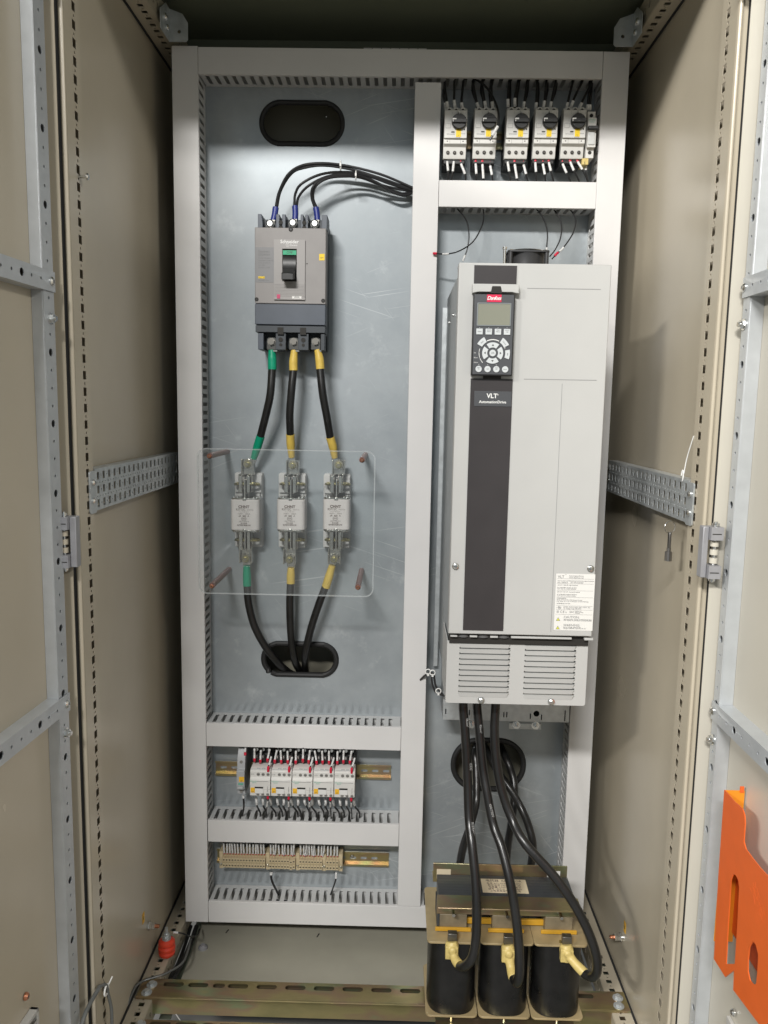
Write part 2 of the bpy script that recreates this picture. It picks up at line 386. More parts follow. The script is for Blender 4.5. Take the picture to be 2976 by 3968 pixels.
# front posts: inward face with square and round holes, rounded lip, groove and rear return
def post(side):
    xp = XP0 if side < 0 else XP1; s = 1 if side < 0 else -1      # s: direction towards the cabinet's inside
    mb = MB(); z0, z1 = -.06, 1.94
    holes = []; z = .012
    while z < 1.93:
        holes.append((-.4497, z-.0064, -.4373, z+.0064)); holes.append((-.4455, z+.0107, -.4415, z+.0143)); z += .025
    mb.grid(-.478, z0, -.4215, z1, holes, .0007, MAT((0, 1, 0), (0, 0, 1), (1, 0, 0), (xp-s*.00035, 0, 0)))
    mb.tube([(xp-s*.003, -.4805, z0), (xp-s*.003, -.4805, z1)], .0032, 12)                                     # rounded lip
    fw, dw = (.0078, .0125) if side < 0 else (.0135, .0170)
    mb.box(xp-s*.0032, xp-s*fw, -.4800, -.4785, z0, z1)                                                       # recessed groove floor
    mb.box(xp-s*.0015, xp-s*.0248, -.4225, -.421, z0, z1)                                                       # rear return
    mb.box(xp-s*.0225, xp-s*.0240, -.476, -.4227, z0, z1)                                                       # outer side of the hollow profile
    mb.box(xp-s*.0070, xp-s*.0240, -.478, -.4765, z0, z1)
    o = mb.build('front_post', TAN, cab)
    MB().box(xp-s*fw, xp-s*dw, -.4810, -.4787, z0+.01, z1-.01).build('gap_strip', GAP_SHADE, o)  # dark strip in place of the shaded gap between door and post
    MB().box(xp-s*dw, xp-s*(dw+.010), -.4815, -.4787, z0+.01, z1-.01).build('strip_lip', TAN, o)
post(-1); post(1)

# base and roof rails running front to back, with punched squares
def depth_rail(side, z, up):
    x0, x1 = (XW0+.004, -.004) if side < 0 else (.904, XW1-.004); s = 1 if side < 0 else -1
    mb = MB(); holes = []; y = -.455; i = 0
    while y < .15:
        cx = (x0+x1)/2+s*.002
        holes.append(rect(cx-.0055, y-.0055, cx+.0055, y+.0055)); holes.append(circ(cx, y+.0125, .002, 8)); y += .025
    mb.sheet([rect(x0, -.47, x1, .16)]+holes, .0015, MAT((1, 0, 0), (0, 1, 0), (0, 0, 1), (0, 0, z)))
    xi = x1 if side < 0 else x0; h2 = []
    y = -.455
    while y < .15: h2.append(rect(y-.004, z-up*.022-.006, y+.004, z-up*.022+.006)); y += .025
    mb.sheet([rect(-.47, min(z-up*.001, z-up*.045), .16, max(z-up*.001, z-up*.045))]+h2, .0015, MAT((0, 1, 0), (0, 0, 1), (1, 0, 0), (xi, 0, 0)))
    rl = mb.build('base_rail' if up > 0 else 'roof_rail', TAN, cab)
    MB().box(x0+.001, x1-.001, -.468, .158, z-up*.040, z-up*.042).build('rail_inside', SHADEM, rl)  # added dark sheet, gives the shade seen through the punched holes
    if up > 0: MB().box(min(xi, xi+s*.024), max(xi, xi+s*.024), -.20, .16, -.078, -.076).build('cable_trough', SHADEM, cab)  # cavity floor coloured dark in place of its shade
    MB().box(XW0+.0002, XW0+.0036, -.45, .16, z-.003, z+.003).build('corner_seam', GAP_SHADE, cab) if side < 0 else MB().box(XW1-.0036, XW1-.0002, -.45, .16, z-.003, z+.003).build('corner_seam', GAP_SHADE, cab)
for sd in (-1, 1):
    depth_rail(sd, 0.0, 1); depth_rail(sd, 1.885, -1)

# bottom plate and front trim
fl = MB().box(.02, .90, -.125, .16, -.052, -.050).box(.02, .90, -.150, -.125, -.072, -.070).box(.02, .90, -.1265, -.125, -.07, -.05).build('bottom_plate', FLOORM, cab)
MB().box(-.04, .94, -.47, -.152, -.172, -.17).build('bottom_plate', SHADEM, cab)  # lower plate in the shade colour, darkens the gaps around the channels
m = MB()
for x, y, z in ((.043, -.02, -.05),): m.lathe((x, y, z), [(.011, 0), (.010, .004), (.006, .006), (.005, .009)], 14)
m.build('floor_bolt', HINGEM, cab)
tag(cab, kind=None)
# small swarf on the floor plate
for i, (u, v) in enumerate(((875, 3615), (1228, 3631))):
    p = atz(u, v, -.0495); tag(MB().cyl(p, p+Vector((.004, .011, .0005)), .0012, 8).build('plastic_offcut', BLACKP, loc=p), ['tiny black plastic offcut lying on the bottom plate, left one', 'tiny black plastic offcut lying on the bottom plate, right one'][i], 'offcut', 'black offcuts on the bottom plate')

# gold channels across the base
def channel(y0, y1, z, name, label, xs=(-.036, .940)):
    t = thing('cross_channel', (.45, y0, z), label, 'channel', 'gold channels across the cabinet floor')
    mb = MB(); holes = []
    for k, x in enumerate([.029, .079, .121]+[.160+.058*i for i in range(13)]):
        hl_ = .012 if k == 2 else .0205
        if x+hl_ < xs[1]-.04: holes.append(rrect(x-hl_, y0+.0315, x+hl_, y0+.0435, .0058))
    mb.sheet([rect(xs[0], y0, xs[1], y1)]+holes, .003, MAT((1, 0, 0), (0, 1, 0), (0, 0, 1), (0, 0, z)))
    mb.box(xs[0], xs[1], y0, y0+.003, z-.034, z-.0016).box(xs[0], xs[1], y1-.003, y1, z-.03, z-.0016).cyl((xs[0], y0+.0026, z-.0010), (xs[1], y0+.0026, z-.0010), .0032, 14)
    mb.build('channel_body', PASS, t)
    MB().box(xs[0], xs[1], y0+.0035, y1-.0035, z-.013, z-.011).build('channel_inside', HOLE, t)  # near-black sheet imitating the shade below the slots
    for x in (xs[0]+.018, xs[1]-.020):
        for k, dy in enumerate((.012, .034)):
            b = MB(); hexbolt(b, (x+(.004 if k else 0), y0+dy, z+.0016), (0, 0, 1), .0058, .005, 0, .0105); b.build('bolt', ZINC, t)
    return t
channel(-.242, -.190, .004, 'a', 'gold passivated steel channel with oval slots, crossing the floor under the reactor')
channel(-.335, -.287, -.006, 'b', 'gold steel channel nearest the photographer, cut by the bottom of the photo', (-.03, .93))

# mid-height side brackets
def side_bracket(side):
    x = XP0 if side < 0 else XP1; s = 1 if side < 0 else -1
    t = thing('side_support_rail', (x, -.2, 1.0), 'galvanised punched support rail bolted across the %s wall' % ('left' if side < 0 else 'right'), 'support rail', 'punched rails on the side walls')
    holes = []; y = -.405; k = 0
    while y < .05:
        for z in (1.0545, 1.0325, 1.0105): holes.append(rect(y-.0048, z-.0062, y+.0048, z+.0062))
        for z in (1.0545, 1.0325, 1.0105): holes.append(circ(y+.0125, z, .0017, 6))
        for dy in (-.006, .0065):
            for z in (1.0435, 1.0215): holes.append(circ(y+dy, z, .0017, 6))
        y += .025
    MB().sheet([rect(-.418, .9995, .062, 1.066)]+holes, .0015, MAT((0, 1, 0), (0, 0, 1), (1, 0, 0), (x+s*.0008, 0, 0))).box(x-s*.0001, x-s*.018, -.418, .062, 1.0648, 1.0663).box(x-s*.0001, x-s*.018, -.418, .062, .9992, 1.0007).build('punched_channel', ZINC, t)
    MB().sheet([rrect(-.443, .997, -.4175, 1.064, .004)], .0025, MAT((0, 1, 0), (0, 0, 1), (1, 0, 0), (x+s*.0018, 0, 0))).build('end_plate', ZINC, t)
    for z in (1.017, 1.046):
        b = MB(); panscrew(b, (x+s*.0031, -.4315, z), (s, 0, 0), .0052, .004); b.build('screw', [CHROME, INK_G], t)
    for z in (1.025, 1.048):
        b = MB(); panscrew(b, (x+s*.0016, .050, z), (s, 0, 0), .0035, .003); b.build('screw', [CHROME, INK_G], t)
side_bracket(-1); side_bracket(1)

# corner brackets under the roof
for side, u0, u1 in ((-1, 632, 732), (1, 2365, 2470)):
    s = 1 if side < 0 else -1; xi = 0.004 if side < 0 else .896
    t = thing('corner_bracket', (xi, .0, 1.87), 'bent galvanised bracket hanging in the upper %s corner above the panel' % ('left' if side < 0 else 'right'), 'bracket', 'roof corner brackets')
    MB().prism([(-.09, 1.865), (-.03, 1.865), (-.03, 1.925), (-.055, 1.925), (-.09, 1.90)], xi-s*.001, xi+s*.001, 0, 'yz').build('side_leaf', ZINC, t, bevel=.0004)
    a = xi+s*.001; b_ = xi+s*.036
    MB().sheet([[(a, 1.866), (b_-s*.004, 1.866), (b_, 1.870), (b_, 1.900), (b_-s*.010, 1.916), (a, 1.925)], circ(a+s*.018, 1.884, .0035)], .002, MAT((1, 0, 0), (0, 0, 1), (0, -1, 0), (0, -.03, 0))).build('front_leaf', ZINC, t)
    q = MB(); panscrew(q, (a, -.065, 1.895), (s, 0, 0), .007, .005); panscrew(q, (a, -.052, 1.882), (s, 0, 0), .006, .004); q.build('screw', [CHROME, INK_G], t)

# loose screw in left post
p = atx(306, 684, XP0+.001)
q = MB(); q.cyl((XP0-.004, -.4435, p.z), (XP0+.012, -.4435, p.z), .0024, 10); panscrew(q, (XP0+.012, -.4435, p.z), (1, 0, 0), .0052, .0035)
tag(q.build('machine_screw', [CHROME, INK_G], loc=(XP0, -.4435, p.z)), 'single pan head screw sticking out of the left front post', 'screw')

# hinges
def hinge(side, zc, label):
    xp = XP0 if side < 0 else XP1; s = 1 if side < 0 else -1; yf = -.4995
    xa, xb, xc = (xp+s*.0080, xp-s*.0015, xp-s*.0190) if side < 0 else (xp+s*.0115, xp+s*.0030, xp-s*.0150)
    t = MB().box(xa, xb, yf-.016, yf, zc-.038, zc+.038).build('door_hinge', HINGEM, cab, bevel=.0012); t['label'] = label
    t['_w'] = tuple(Vector(cab['_w']))
    for zz in (zc-.0285, zc+.0285):
        MB().box(xb-s*.0002, xc, yf-.024, yf-.0015, zz-.0095, zz+.0095).box(xb-s*.002, xc+s*.003, yf-.0246, yf-.0240, zz-.0010, zz+.0002, 1).build('hinge_knuckle', [HINGEM, HOLE], t)
    for i in (-1, 0, 1): MB().cyl((xc+s*.0075, yf-.012, zc+i*.0125-.0038), (xc+s*.0075, yf-.012, zc+i*.0125+.0038), .0062, 14).build('door_knuckle', TAN if side < 0 else TAN_PALE, t)
    q = MB(); q.cyl((xc+s*.0075, yf-.012, zc-.045), (xc+s*.0075, yf-.012, zc+.045), .0028, 12)
    for d in (1, -1): q.cyl((xc+s*.0075, yf-.012, zc+d*.0385), (xc+s*.0075, yf-.012, zc+d*.043), .0052, 12)
    q.build('hinge_pin', CHROME, t)
pl = atx(265, 2105, -.02); prr = atx(2756, 2143, .92)
hinge(-1, pl.z, 'grey cast hinge halfway up the left front post'); hinge(1, prr.z, 'grey cast hinge halfway up the right front post')
hinge(-1, .125, 'grey cast hinge at the bottom of the left front post'); hinge(1, .120, 'grey cast hinge at the bottom of the right front post')
hinge(-1, 1.775, 'grey cast hinge at the top of the left front post'); hinge(1, 1.785, 'grey cast hinge at the top of the right front post')

# ================================================================== DOORS (hinged, standing open)
def door(side):
    s = 1 if side < 0 else -1
    hx = -.047 if side < 0 else .966; hy = -.497
    ang = R(3.2) if side < 0 else R(0.3)
    t = thing('cabinet_door', (hx, hy, 0), 'tan steel door standing open on the %s with galvanised stiffening bars' % ('left' if side < 0 else 'right'), 'door', 'open cabinet doors')
    # local: a along the door from the hinge towards the viewer, n towards the cabinet's centre line
    A = Vector((-s*math.sin(ang), -math.cos(ang), 0)); Nn = Vector((s*math.cos(ang), -math.sin(ang), 0)); O = Vector((hx, hy, 0))
    def P(a, n, z): return O+A*a+Nn*n+Vector((0, 0, z))
    def bx(mb, a0, a1, n0, n1, z0, z1, mi=0):
        mb.hexa([P(a0, n0, z0), P(a1, n0, z0), P(a1, n0, z1), P(a0, n0, z1)], [P(a0, n1, z0), P(a1, n1, z0), P(a1, n1, z1), P(a0, n1, z1)], mi)
    W = .50; Z0, Z1 = -.03, 1.96; pm = TAN if side < 0 else TAN_PALE
    lip = .0212 if side < 0 else .036
    mb = MB(); bx(mb, 0, W, -.0015, 0, Z0, Z1); mb.build('door_panel', pm, t)
    mb = MB(); bx(mb, -.0015, 0, 0, lip, Z0, Z1); mb.build('edge_flange', TAN if side < 0 else TAN_PALE, t)
    depth = .018 if side < 0 else .021
    a0, a1 = (.022, .052) if side < 0 else (.010, .030)
    # vertical bar: face towards the inside carries the holes
    holes = []; z = Z0+.02; i = 0
    while z < Z1-.02:
        r = .0055 if i % 4 == 2 else .0023
        holes.append(circ((a0+a1)/2, z, r, 14)); z += .025 if side < 0 else .025; i += 1
    mb = MB(); mb.sheet([rect(a0, Z0+.005, a1, Z1-.005)]+holes, .0015, MAT(A, (0, 0, 1), Nn, P(0, depth-.0008, 0)))
    bx(mb, a1-.0015, a1, 0, depth-.0016, Z0+.005, Z1-.005); bx(mb, a0, a0+.0015, 0, depth-.0016, Z0+.005, Z1-.005)
    mb.build('stiffening_bar', ZINC_D, t, bevel=.0006)
    # cross bars
    zs = (1.395, .635)
    if side < 0:
        zs = (1.338, .722)
    else: zs = (1.347, .728)
    for z in zs:
        holes = []; a = a1+.010; i = 0
        while a < W-.02:
            holes.append(circ(a, z, .0055 if i % 4 == 2 else .0023, 14)); a += .025; i += 1
        mb = MB(); mb.sheet([rect(a0, z-.014, W-.01, z+.014)]+holes, .0015, MAT(A, (0, 0, 1), Nn, P(0, depth+.0018, 0)))
        bx(mb, a1+.0005, W-.01, 0, depth+.001, z+.0125, z+.014); bx(mb, a1+.0005, W-.01, 0, depth+.001, z-.014, z-.0125)
        mb.build('cross_bar', ZINC_D, t, bevel=.0006)
        q = MB(); panscrew(q, P((a0+a1)/2-.004, depth+.0025, z), Nn, .0062, .004); q.build('screw', [CHROME, INK_G], t)
        q = MB(); hexbolt(q, P((a0+a1)/2-.002, depth, z-.051 if z > 1 else z-.045), Nn, .0062, .005, .003, .008); q.build('nut', CHROME, t)
    return t, P, bx
dl, PL, bxl = door(-1); dr, PR, bxr = door(1)
# vent on left door (bottom left corner of the picture) with its screw
ve = thing('vent_grille', tuple(PL(.20, .001, .2)), 'pale plastic louvred vent low on the left door', 'vent')
mb = MB(); a0, a1, z0, z1 = .132, .34, .14, .302
for args in ((a0, a0+.006, 0, .012, z0, z1), (a0, a1, 0, .012, z1-.006, z1)): bxl(mb, *args)
mb.build('vent_frame', VENT, ve, bevel=.001)
for i in range(7):
    mb = MB(); z = z1-.022-i*.019
    mb.hexa([PL(a0+.006, .001, z-.004), PL(a1, .001, z-.004), PL(a1, .012, z+.004), PL(a0+.006, .012, z+.004)], [PL(a0+.006, .001, z), PL(a1, .001, z), PL(a1, .012, z+.008), PL(a0+.006, .012, z+.008)])
    mb.build('louvre', VENT, ve)
q = MB(); panscrew(q, PL(.148, .001, .331), (1, 0, 0), .0055, .005); tag(q.build('door_screw', [COPPER, INK_G], loc=PL(.148, .001, .331)), 'copper coloured screw above the vent on the left door', 'screw')
q = MB(); panscrew(q, PR(.114, .001, .31), (-1, 0, 0), .0055, .005); tag(q.build('door_screw', [CHROME, INK_G], loc=PR(.114, .001, .31)), 'steel screw below the orange pocket on the right door', 'screw')
mb = MB(); bxr(mb, .100, .130, .0, .006, .23, .294); tag(mb.build('white_clip', VENT, loc=PR(.11, .001, .06), bevel=.001), 'pale plastic clip at the bottom edge of the right door', 'clip')
# orange document pocket
def pocket():
    t = thing('document_pocket', tuple(PR(.1, .001, .3)), 'bright orange steel document pocket with wavy top on the right door', 'document pocket')
    # outline is traced on the pocket's front sheet, which stands off the door
    XA = PR(0, .030, 0).x
    def pp(u, v): q = atx(u, v, XA); return (q.y, q.z)
    outline = [pp(*c) for c in ((2808, 3061), (2830, 3085), (2848, 3107), (2868, 3123), (2880, 3137), (2887, 3160), (2889, 3190), (2886, 3230), (2884, 3262), (2892, 3290), (2915, 3322), (2945, 3360), (2976, 3394), (3060, 3480), (3200, 3600), (3200, 4120), (2990, 4060), (2925, 3940), (2843, 3836), (2851, 3560), (2855, 3520), (2858, 3440), (2850, 3400), (2842, 3385), (2836, 3400), (2830, 3560), (2812, 3785), (2768, 3716), (2785, 3400))]
    # front sheet with its slot (the slot opens the sheet between the side strip and the body)
    XS = XA
    strip = [pp(*c) for c in ((2808, 3061), (2830, 3085), (2848, 3107), (2868, 3123), (2880, 3137), (2887, 3160), (2889, 3190), (2886, 3230), (2884, 3262), (2892, 3290), (2915, 3322), (2945, 3360), (2976, 3394), (3060, 3480), (3200, 3600), (3200, 4180), (3040, 4100), (2925, 3945), (2843, 3836), (2846, 3760), (2812, 3786), (2768, 3716), (2785, 3400))]
    slot = [pp(*c) for c in ((2843, 3386), (2853, 3392), (2862, 3410), (2866, 3440), (2858, 3600), (2849, 3735), (2815, 3735), (2822, 3600), (2834, 3410))]
    oval = [pp(*c) for c in ((2918, 3647), (2930, 3660), (2940, 3700), (2937, 3760), (2932, 3812), (2922, 3816), (2908, 3800), (2900, 3765), (2900, 3720), (2906, 3670))]
    MB().sheet([strip, slot, oval], .0015, MAT((0, 1, 0), (0, 0, 1), (1, 0, 0), (XA, 0, 0))).build('front_sheet', ORANGE, t)
    XD = PR(0, .002, 0).x
    y0 = atx(2808, 3061, XA).y; zt = atx(2808, 3061, XA).z; zb = atx(2812, 3786, XA).z
    MB().box(XA+.001, XD, y0-.0015, y0, zb+.02, zt).build('side_sheet', ORANGE_LIT, t)
    MB().box(XD-.0075, XD-.0018, y0-.0030, y0-.0016, zt-.002, zt+.007).build('top_tab', ORANGE, t)
    M_ = MAT((0, 1, 0), (0, 0, 1), (-1, 0, 0))
    M_ = MAT((0, -1, 0), (0, 0, 1), (-1, 0, 0))
    q = atx(2935, 3500, XA-.0008)
    MB().box(XD-.0024, XD-.0012, y0-.11, y0-.002, atx(2850, 3735, XA).z-.004, atx(2850, 3386, XA).z+.006).build('back_sheet', ORANGE, t)
    MB().text('资料', q.x, q.y, q.z, .026, 0, MAT((0, -.8, -.55), (0, -.55, .8), (-1, 0, 0)) , ext=.0001).build('embossed_characters', ORANGE, t)
pocket()

# earth studs on the side walls
for side, (u, v), (su, sv) in ((-1, (572, 3588), (556, 3557)), (1, (2410, 3632), (2421, 3593))):
    s = 1 if side < 0 else -1; xw = XW0 if side < 0 else XW1
    q = atx(u, v, xw); t = thing('earth_stud', tuple(q), 'steel earthing bolt with copper tip on the %s side wall' % ('left' if side < 0 else 'right'), 'earth stud', 'earth studs on the side walls')
    mb = MB(); mb.cyl(q, q+Vector((s*.004, 0, 0)), .009, 18); mb.cyl(q+Vector((s*.004, 0, 0)), q+Vector((s*.010, 0, 0)), .0075, 6); mb.cyl(q+Vector((s*.0105, 0, 0)), q+Vector((s*.016, 0, 0)), .0075, 6); mb.build('nuts', CHROME, t)
    MB().cyl(q+Vector((s*.016, 0, 0)), q+Vector((s*.025, 0, 0)), .0038, 12).build('stud_tip', COPPER, t)
    k = atx(su, sv, xw+s*.0006)
    o = MB().box(xw+s*.0003, xw+s*.0008, k.y-.006, k.y+.006, k.z-.011, k.z+.011).build('earth_sticker', STK_O, loc=k)
    tag(o, 'small amber earth symbol sticker above the bolt on the %s wall' % ('left' if side < 0 else 'right'), 'sticker', 'earth stickers')
    M_ = MAT((0, -s, 0), (0, 0, 1), (s, 0, 0)); MB().text('⏚', xw+s*.0009, k.y, k.z, .012, 0, M_).build('symbol', INK, o)

# red stand-off insulator with its stud, left base rail
q = atz(647, 3701, .002)
t = thing('post_insulator', tuple(q), 'red ribbed stand-off insulator on the left base rail', 'insulator')
MB().lathe(q, [(.012, 0), (.0165, .004), (.0175, .009), (.0135, .0125), (.0180, .016), (.0180, .021), (.0135, .025), (.0175, .029), (.0165, .034), (.0115, .038)], 28).build('ribbed_body', REDINS, t)
mb = MB(); mb.lathe((q.x, q.y, q.z+.038), [(.0095, 0), (.0095, .0018), (.0070, .002), (.0070, .004), (.0088, .0042), (.0088, .006)], 18); mb.cyl((q.x, q.y, q.z+.0442), (q.x, q.y, q.z+.050), .0066, 6); mb.cyl((q.x, q.y, q.z+.050), (q.x, q.y, q.z+.064), .0032, 12)
mb.build('stud_and_washers', ZINC, t)

# ================================================================== MOUNTING PLATE
def oval_from_px(u0, v0, u1, v1, y=PY):
    a = at(u0, (v0+v1)/2, y); b = at(u1, (v0+v1)/2, y); c = at((u0+u1)/2, v0, y); d = at((u0+u1)/2, v1, y)
    return a.x, d.z, b.x, c.z
O1 = oval_from_px(1014, 398, 1327, 558); O2 = oval_from_px(1022, 2495, 1303, 2614); O3 = oval_from_px(1756, 2868, 2028, 3056)
mp = thing('mounting_plate', (.45, PY, 0), 'scratched galvanised mounting plate behind the ducts and switchgear', 'mounting plate')
def orad(o): return (o[3]-o[1])/2*.98
MB().sheet([rect(.002, .002, .898, 1.868), rrect(*O1, orad(O1), 10), rrect(*O2, orad(O2), 10), rrect(*O3, orad(O3), 12)], .0025, MAT((1, 0, 0), (0, 0, 1), (0, -1, 0), (0, PY+.00125, 0))).build('steel_sheet', PLATE, mp)
MB().box(.002, .0035, PY+.003, .09, .002, 1.868).box(.8965, .898, PY+.003, .09, .002, 1.868).box(.004, .896, PY+.003, .09, 1.866, 1.868).build('folded_edge', ZINC, mp)
def trim(o, label, r=.0052, gap=None):
    pts = rrect(*o, orad(o), 12); P3 = [Vector((x, PY, z)) for x, z in pts]
    if gap is not None:
        k = min(range(len(P3)), key=lambda i: (P3[i]-gap).length); P3 = P3[k+1:]+P3[:k+1]
        P3[-1] = P3[-1]+Vector((-.002, -.003, -.003)); 
    else: P3 = P3+[P3[0]]
    mb = MB(); mb.tube(P3, r, 10, 0, 2)
    return tag(mb.build('rubber_edge_trim', RUBBER, loc=P3[0]), label, 'edge trim', 'rubber trims round the plate cut-outs')
trim(O1, 'black rubber trim round the empty oval cut-out at the top')
trim(O2, 'black rubber trim with an open end round the oval the fuse cables enter', .0062, at(1040, 2610, PY))
trim(O3, 'black rubber trim round the wide cut-out behind the drive cables', .0062)
tag(MB().cyl((.30, PY-.001, 1.765), (.30, PY+.001, 1.765), .001, 8).build('rivet_hole', CHROME, loc=(.3, PY, 1.765)), 'tiny bright dimple beside the upper oval cut-out', 'rivet')

# ================================================================== WIRING DUCTS
def duct(label, orient, s0, s1, t0, t1, wall=(True, True), group='slotted grey wiring ducts', seam=None, off=0, depth=0.0, tilt=0):
    # orient 'v': s is z, t is x ; 'h': s is x, t is z
    loc = (t0, PY, s0) if orient == 'v' else (s0, PY, t0)
    t = thing('wiring_duct', loc, label, 'cable duct', group)
    T = .0016; y0 = depth; y1 = PY-.0003
    def bx(mb, a0, a1, ya, yb, b0, b1):
        if orient == 'v': mb.box(b0, b1, ya, yb, a0, a1)
        else: mb.box(a0, a1, ya, yb, b0, b1)
    mb = MB(); bx(mb, s0, s1, y1-T, y1, t0+.001, t1-.001)
    mb.build('base', PVC_IN, t)
    for k, tt in enumerate((t0+.001+T/2, t1-.001-T/2)):
        if not wall[k]: 
            mb = MB(); bx(mb, s0, s1, y0+.003, y1-T-.0002, tt-T/2, tt+T/2); mb.build('outer_wall', PVC_IN, t); continue
        holes = []; s = s0+.014+off
        while s < s1-.009:
            holes.append(rrect(s-.0041, y0+.0030, s+.0041, y0+.0575, .0039, 4)); s += .0178
        M_ = MAT((0, 0, 1), (0, 1, 0), (1, 0, 0), (tt, 0, 0)) if orient == 'v' else MAT((1, 0, 0), (0, 1, 0), (0, 0, 1), (0, 0, tt))
        MB().sheet([rect(s0+.0008, y0+.003, s1-.0008, y1-T-.0002)]+holes, T, M_).build('slotted_wall', PVC_IN, t)
    mb = MB(); bx(mb, s0, s1, y0, y0+.0018, t0-.0008, t1+.0008)
    bx(mb, s0, s1, y0+.0018, y0+.0085, t0-.0010, t0+.0002); bx(mb, s0, s1, y0+.0018, y0+.0085, t1-.0002, t1+.0010)
    c = mb.build('cover', PVC, t, bevel=.0009)
    if tilt:
        pass
    return t
zc = lambda u, v, y=0: at(u, v, y).z
xc = lambda u, v, y=0: at(u, v, y).x
XCL = .4823
duct('tall grey duct forming the left edge of the wired panel', 'v', 0, 1.8715, 0, .05)
duct('tall grey duct forming the right edge of the wired panel, behind the drive', 'v', 0, 1.8695, .85, .90)
duct('tall grey duct between the fuse bay and the drive', 'v', .0525, 1.809, XCL, XCL+.05)
duct('grey duct lying along the top edge of the panel', 'h', .0515, .8485, 1.8203, 1.8690)
duct('short grey duct under the row of motor breakers', 'h', XCL+.0515, .8487, 1.5745, 1.6240)
duct('upper grey shelf duct above the contactor row', 'h', .0515, XCL-.0015, .4225, .4740)
duct('middle grey shelf duct between contactors and terminal strip', 'h', .0525, XCL-.0015, .197, .2465)
duct('bottom grey duct below the terminal strip', 'h', .0515, .84, .0012, .0505)
# break-off fingers of a cut-off duct piece above the top duct
t = thing('duct_offcut', (.42, .03, 1.869), 'row of pale duct fingers standing up behind the top duct', 'duct offcut')
for i in range(7):
    a = at(1408+i*35.6, 186, .0); b = at(1408+i*35.6+32.5, 178, .0)
    MB().box(a.x, b.x, .010, .0118, 1.868, 1.8755).build('finger', PVC, t)
# bundles inside the ducts (seen through the slots)
def tubeobj(name, pts, r, m, label, cat, group=None, n=10, sub=6):
    P0 = Vector(pts[0])
    return tag(MB().tube(pts, r, n, 0, sub).build(name, m, loc=P0), label, cat, group)
for k, (zz, nm, x0, x1) in enumerate(((.445, 'upper shelf', .20, .44), (.218, 'middle shelf', .06, .46), (.022, 'bottom', .06, .50), (1.84, 'top', .36, .84), (1.600, 'breaker', .56, .84))):
    for j in range(4):
        y = .020+.009*j; r = .0022
        tubeobj('duct_wire', [(x0+.01*j, y, zz+.006*math.sin(j)), ((x0*2+x1)/3, y+.004, zz-.010+.008*((j*3) % 4)), ((x0+2*x1)/3, y-.004, zz+.010-.006*j), (x1-.01*j, y, zz)], r, WIRE,
                '%s black wire running inside the %s duct, seen through its slots' % (['front', 'second', 'third', 'rearmost'][j], nm), 'wire', 'wires lying inside the %s duct' % nm)

# ================================================================== MOULDED CASE BREAKER
YB = -.034
def R5(x, y, d=YB): return at(700+.5425*x, 700+.5425*y, d)
mc = thing('moulded_case_breaker', tuple(R5(785, 1080, PY)), 'large grey three-pole moulded case breaker with black toggle', 'circuit breaker')
xl, xr = R5(530, 600).x, R5(1037, 600).x; zt, zm, zb = R5(780, 336).z, R5(780, 880).z, R5(780, 1052).z
zt2 = R5(780, 232).z; zbt = R5(780, 1208).z; xm = (xl+xr)/2; WB = xr-xl
MB().box(xl+.002, xr-.002, -.004, PY-.0005, zbt+.004, zt2-.006).build('base_housing', SLATE_D, mc, bevel=.0012)
MB().box(xl, xr, YB, .004, zm, zt).build('front_cover', MCB_G, mc, bevel=.0015)
MB().box(xl, xr, YB-.0015, .003, zb+.006, zm-.0008).build('terminal_shield', SLATE, mc, bevel=.0012)
MB().box(xl+.0005, xr-.0005, YB+.002, .003, zb-.009, zb+.0045).build('lower_rib', SLATE_D, mc, bevel=.0008)
# top barriers
for k, (a, b_) in enumerate(((545, 580), (676, 744), (853, 906), (1005, 1043))):
    x0, x1 = R5(a, 280).x, R5(b_, 280).x; zz = zt2 if k in (0, 3) else zt2
    mb = MB(); 
    if k in (1, 2):
        x2 = x0+(x1-x0)*.55; w2 = (x1-x0)
        mb.box(x0, x0+w2*.36, -.024, .03, zt-.001, zz); mb.box(x1-w2*.36, x1, -.024, .03, zt-.001, zz); mb.box(x0+w2*.36, x1-w2*.36, -.020, .03, zt-.001, zz-.014)
    else:
        mb.prism([(x0, zt-.001), (x1, zt-.001), (x1, zz-(.018 if k == 0 else 0)), (x0+(x1-x0)*(.75 if k == 0 else .2), zz), (x0, zz)], -.024, .03)
    mb.build('pole_barrier', SLATE, mc, bevel=.0008)
    if k in (1, 2):
        xx = (x0+x1)/2
        for z in (zt+.002, zt+.012): MB().cyl((xx, -.0252, z), (xx, -.0235, z), .0042, 16).build('barrier_hole', HOLE, mc)
# bottom terminal section
zs0, zs1 = zbt, zb-.009
xs = [R5(a, 1150).x for a in (545, 592, 672, 752, 832, 915, 995, 1030)]
for a, b_ in ((0, 1), (2, 3), (4, 5), (6, 7)):
    MB().box(xs[a]+.001, xs[b_]-.001, YB+.006, .03, zs0, zs1-.001).build('pole_barrier', SLATE_D if a else SLATE, mc, bevel=.0008)
    if 0 < a < 6:
        xx = (xs[a]+xs[b_])/2
        MB().box(xx-.006, xx+.006, YB+.001, YB+.0055, zs1-.004, zs1+.010).build('barrier_notch', HOLE, mc)
        for z, r in ((zs1-.014, .0045), (zs1-.024, .003)): MB().cyl((xx, YB+.0048, z), (xx, YB+.0062, z), r, 14).build('barrier_hole', HOLE, mc)
MB().box(xs[0]+.001, xs[7]-.001, .004, .03, zs0+.001, zs1-.002).build('terminal_floor', HOLE, mc)
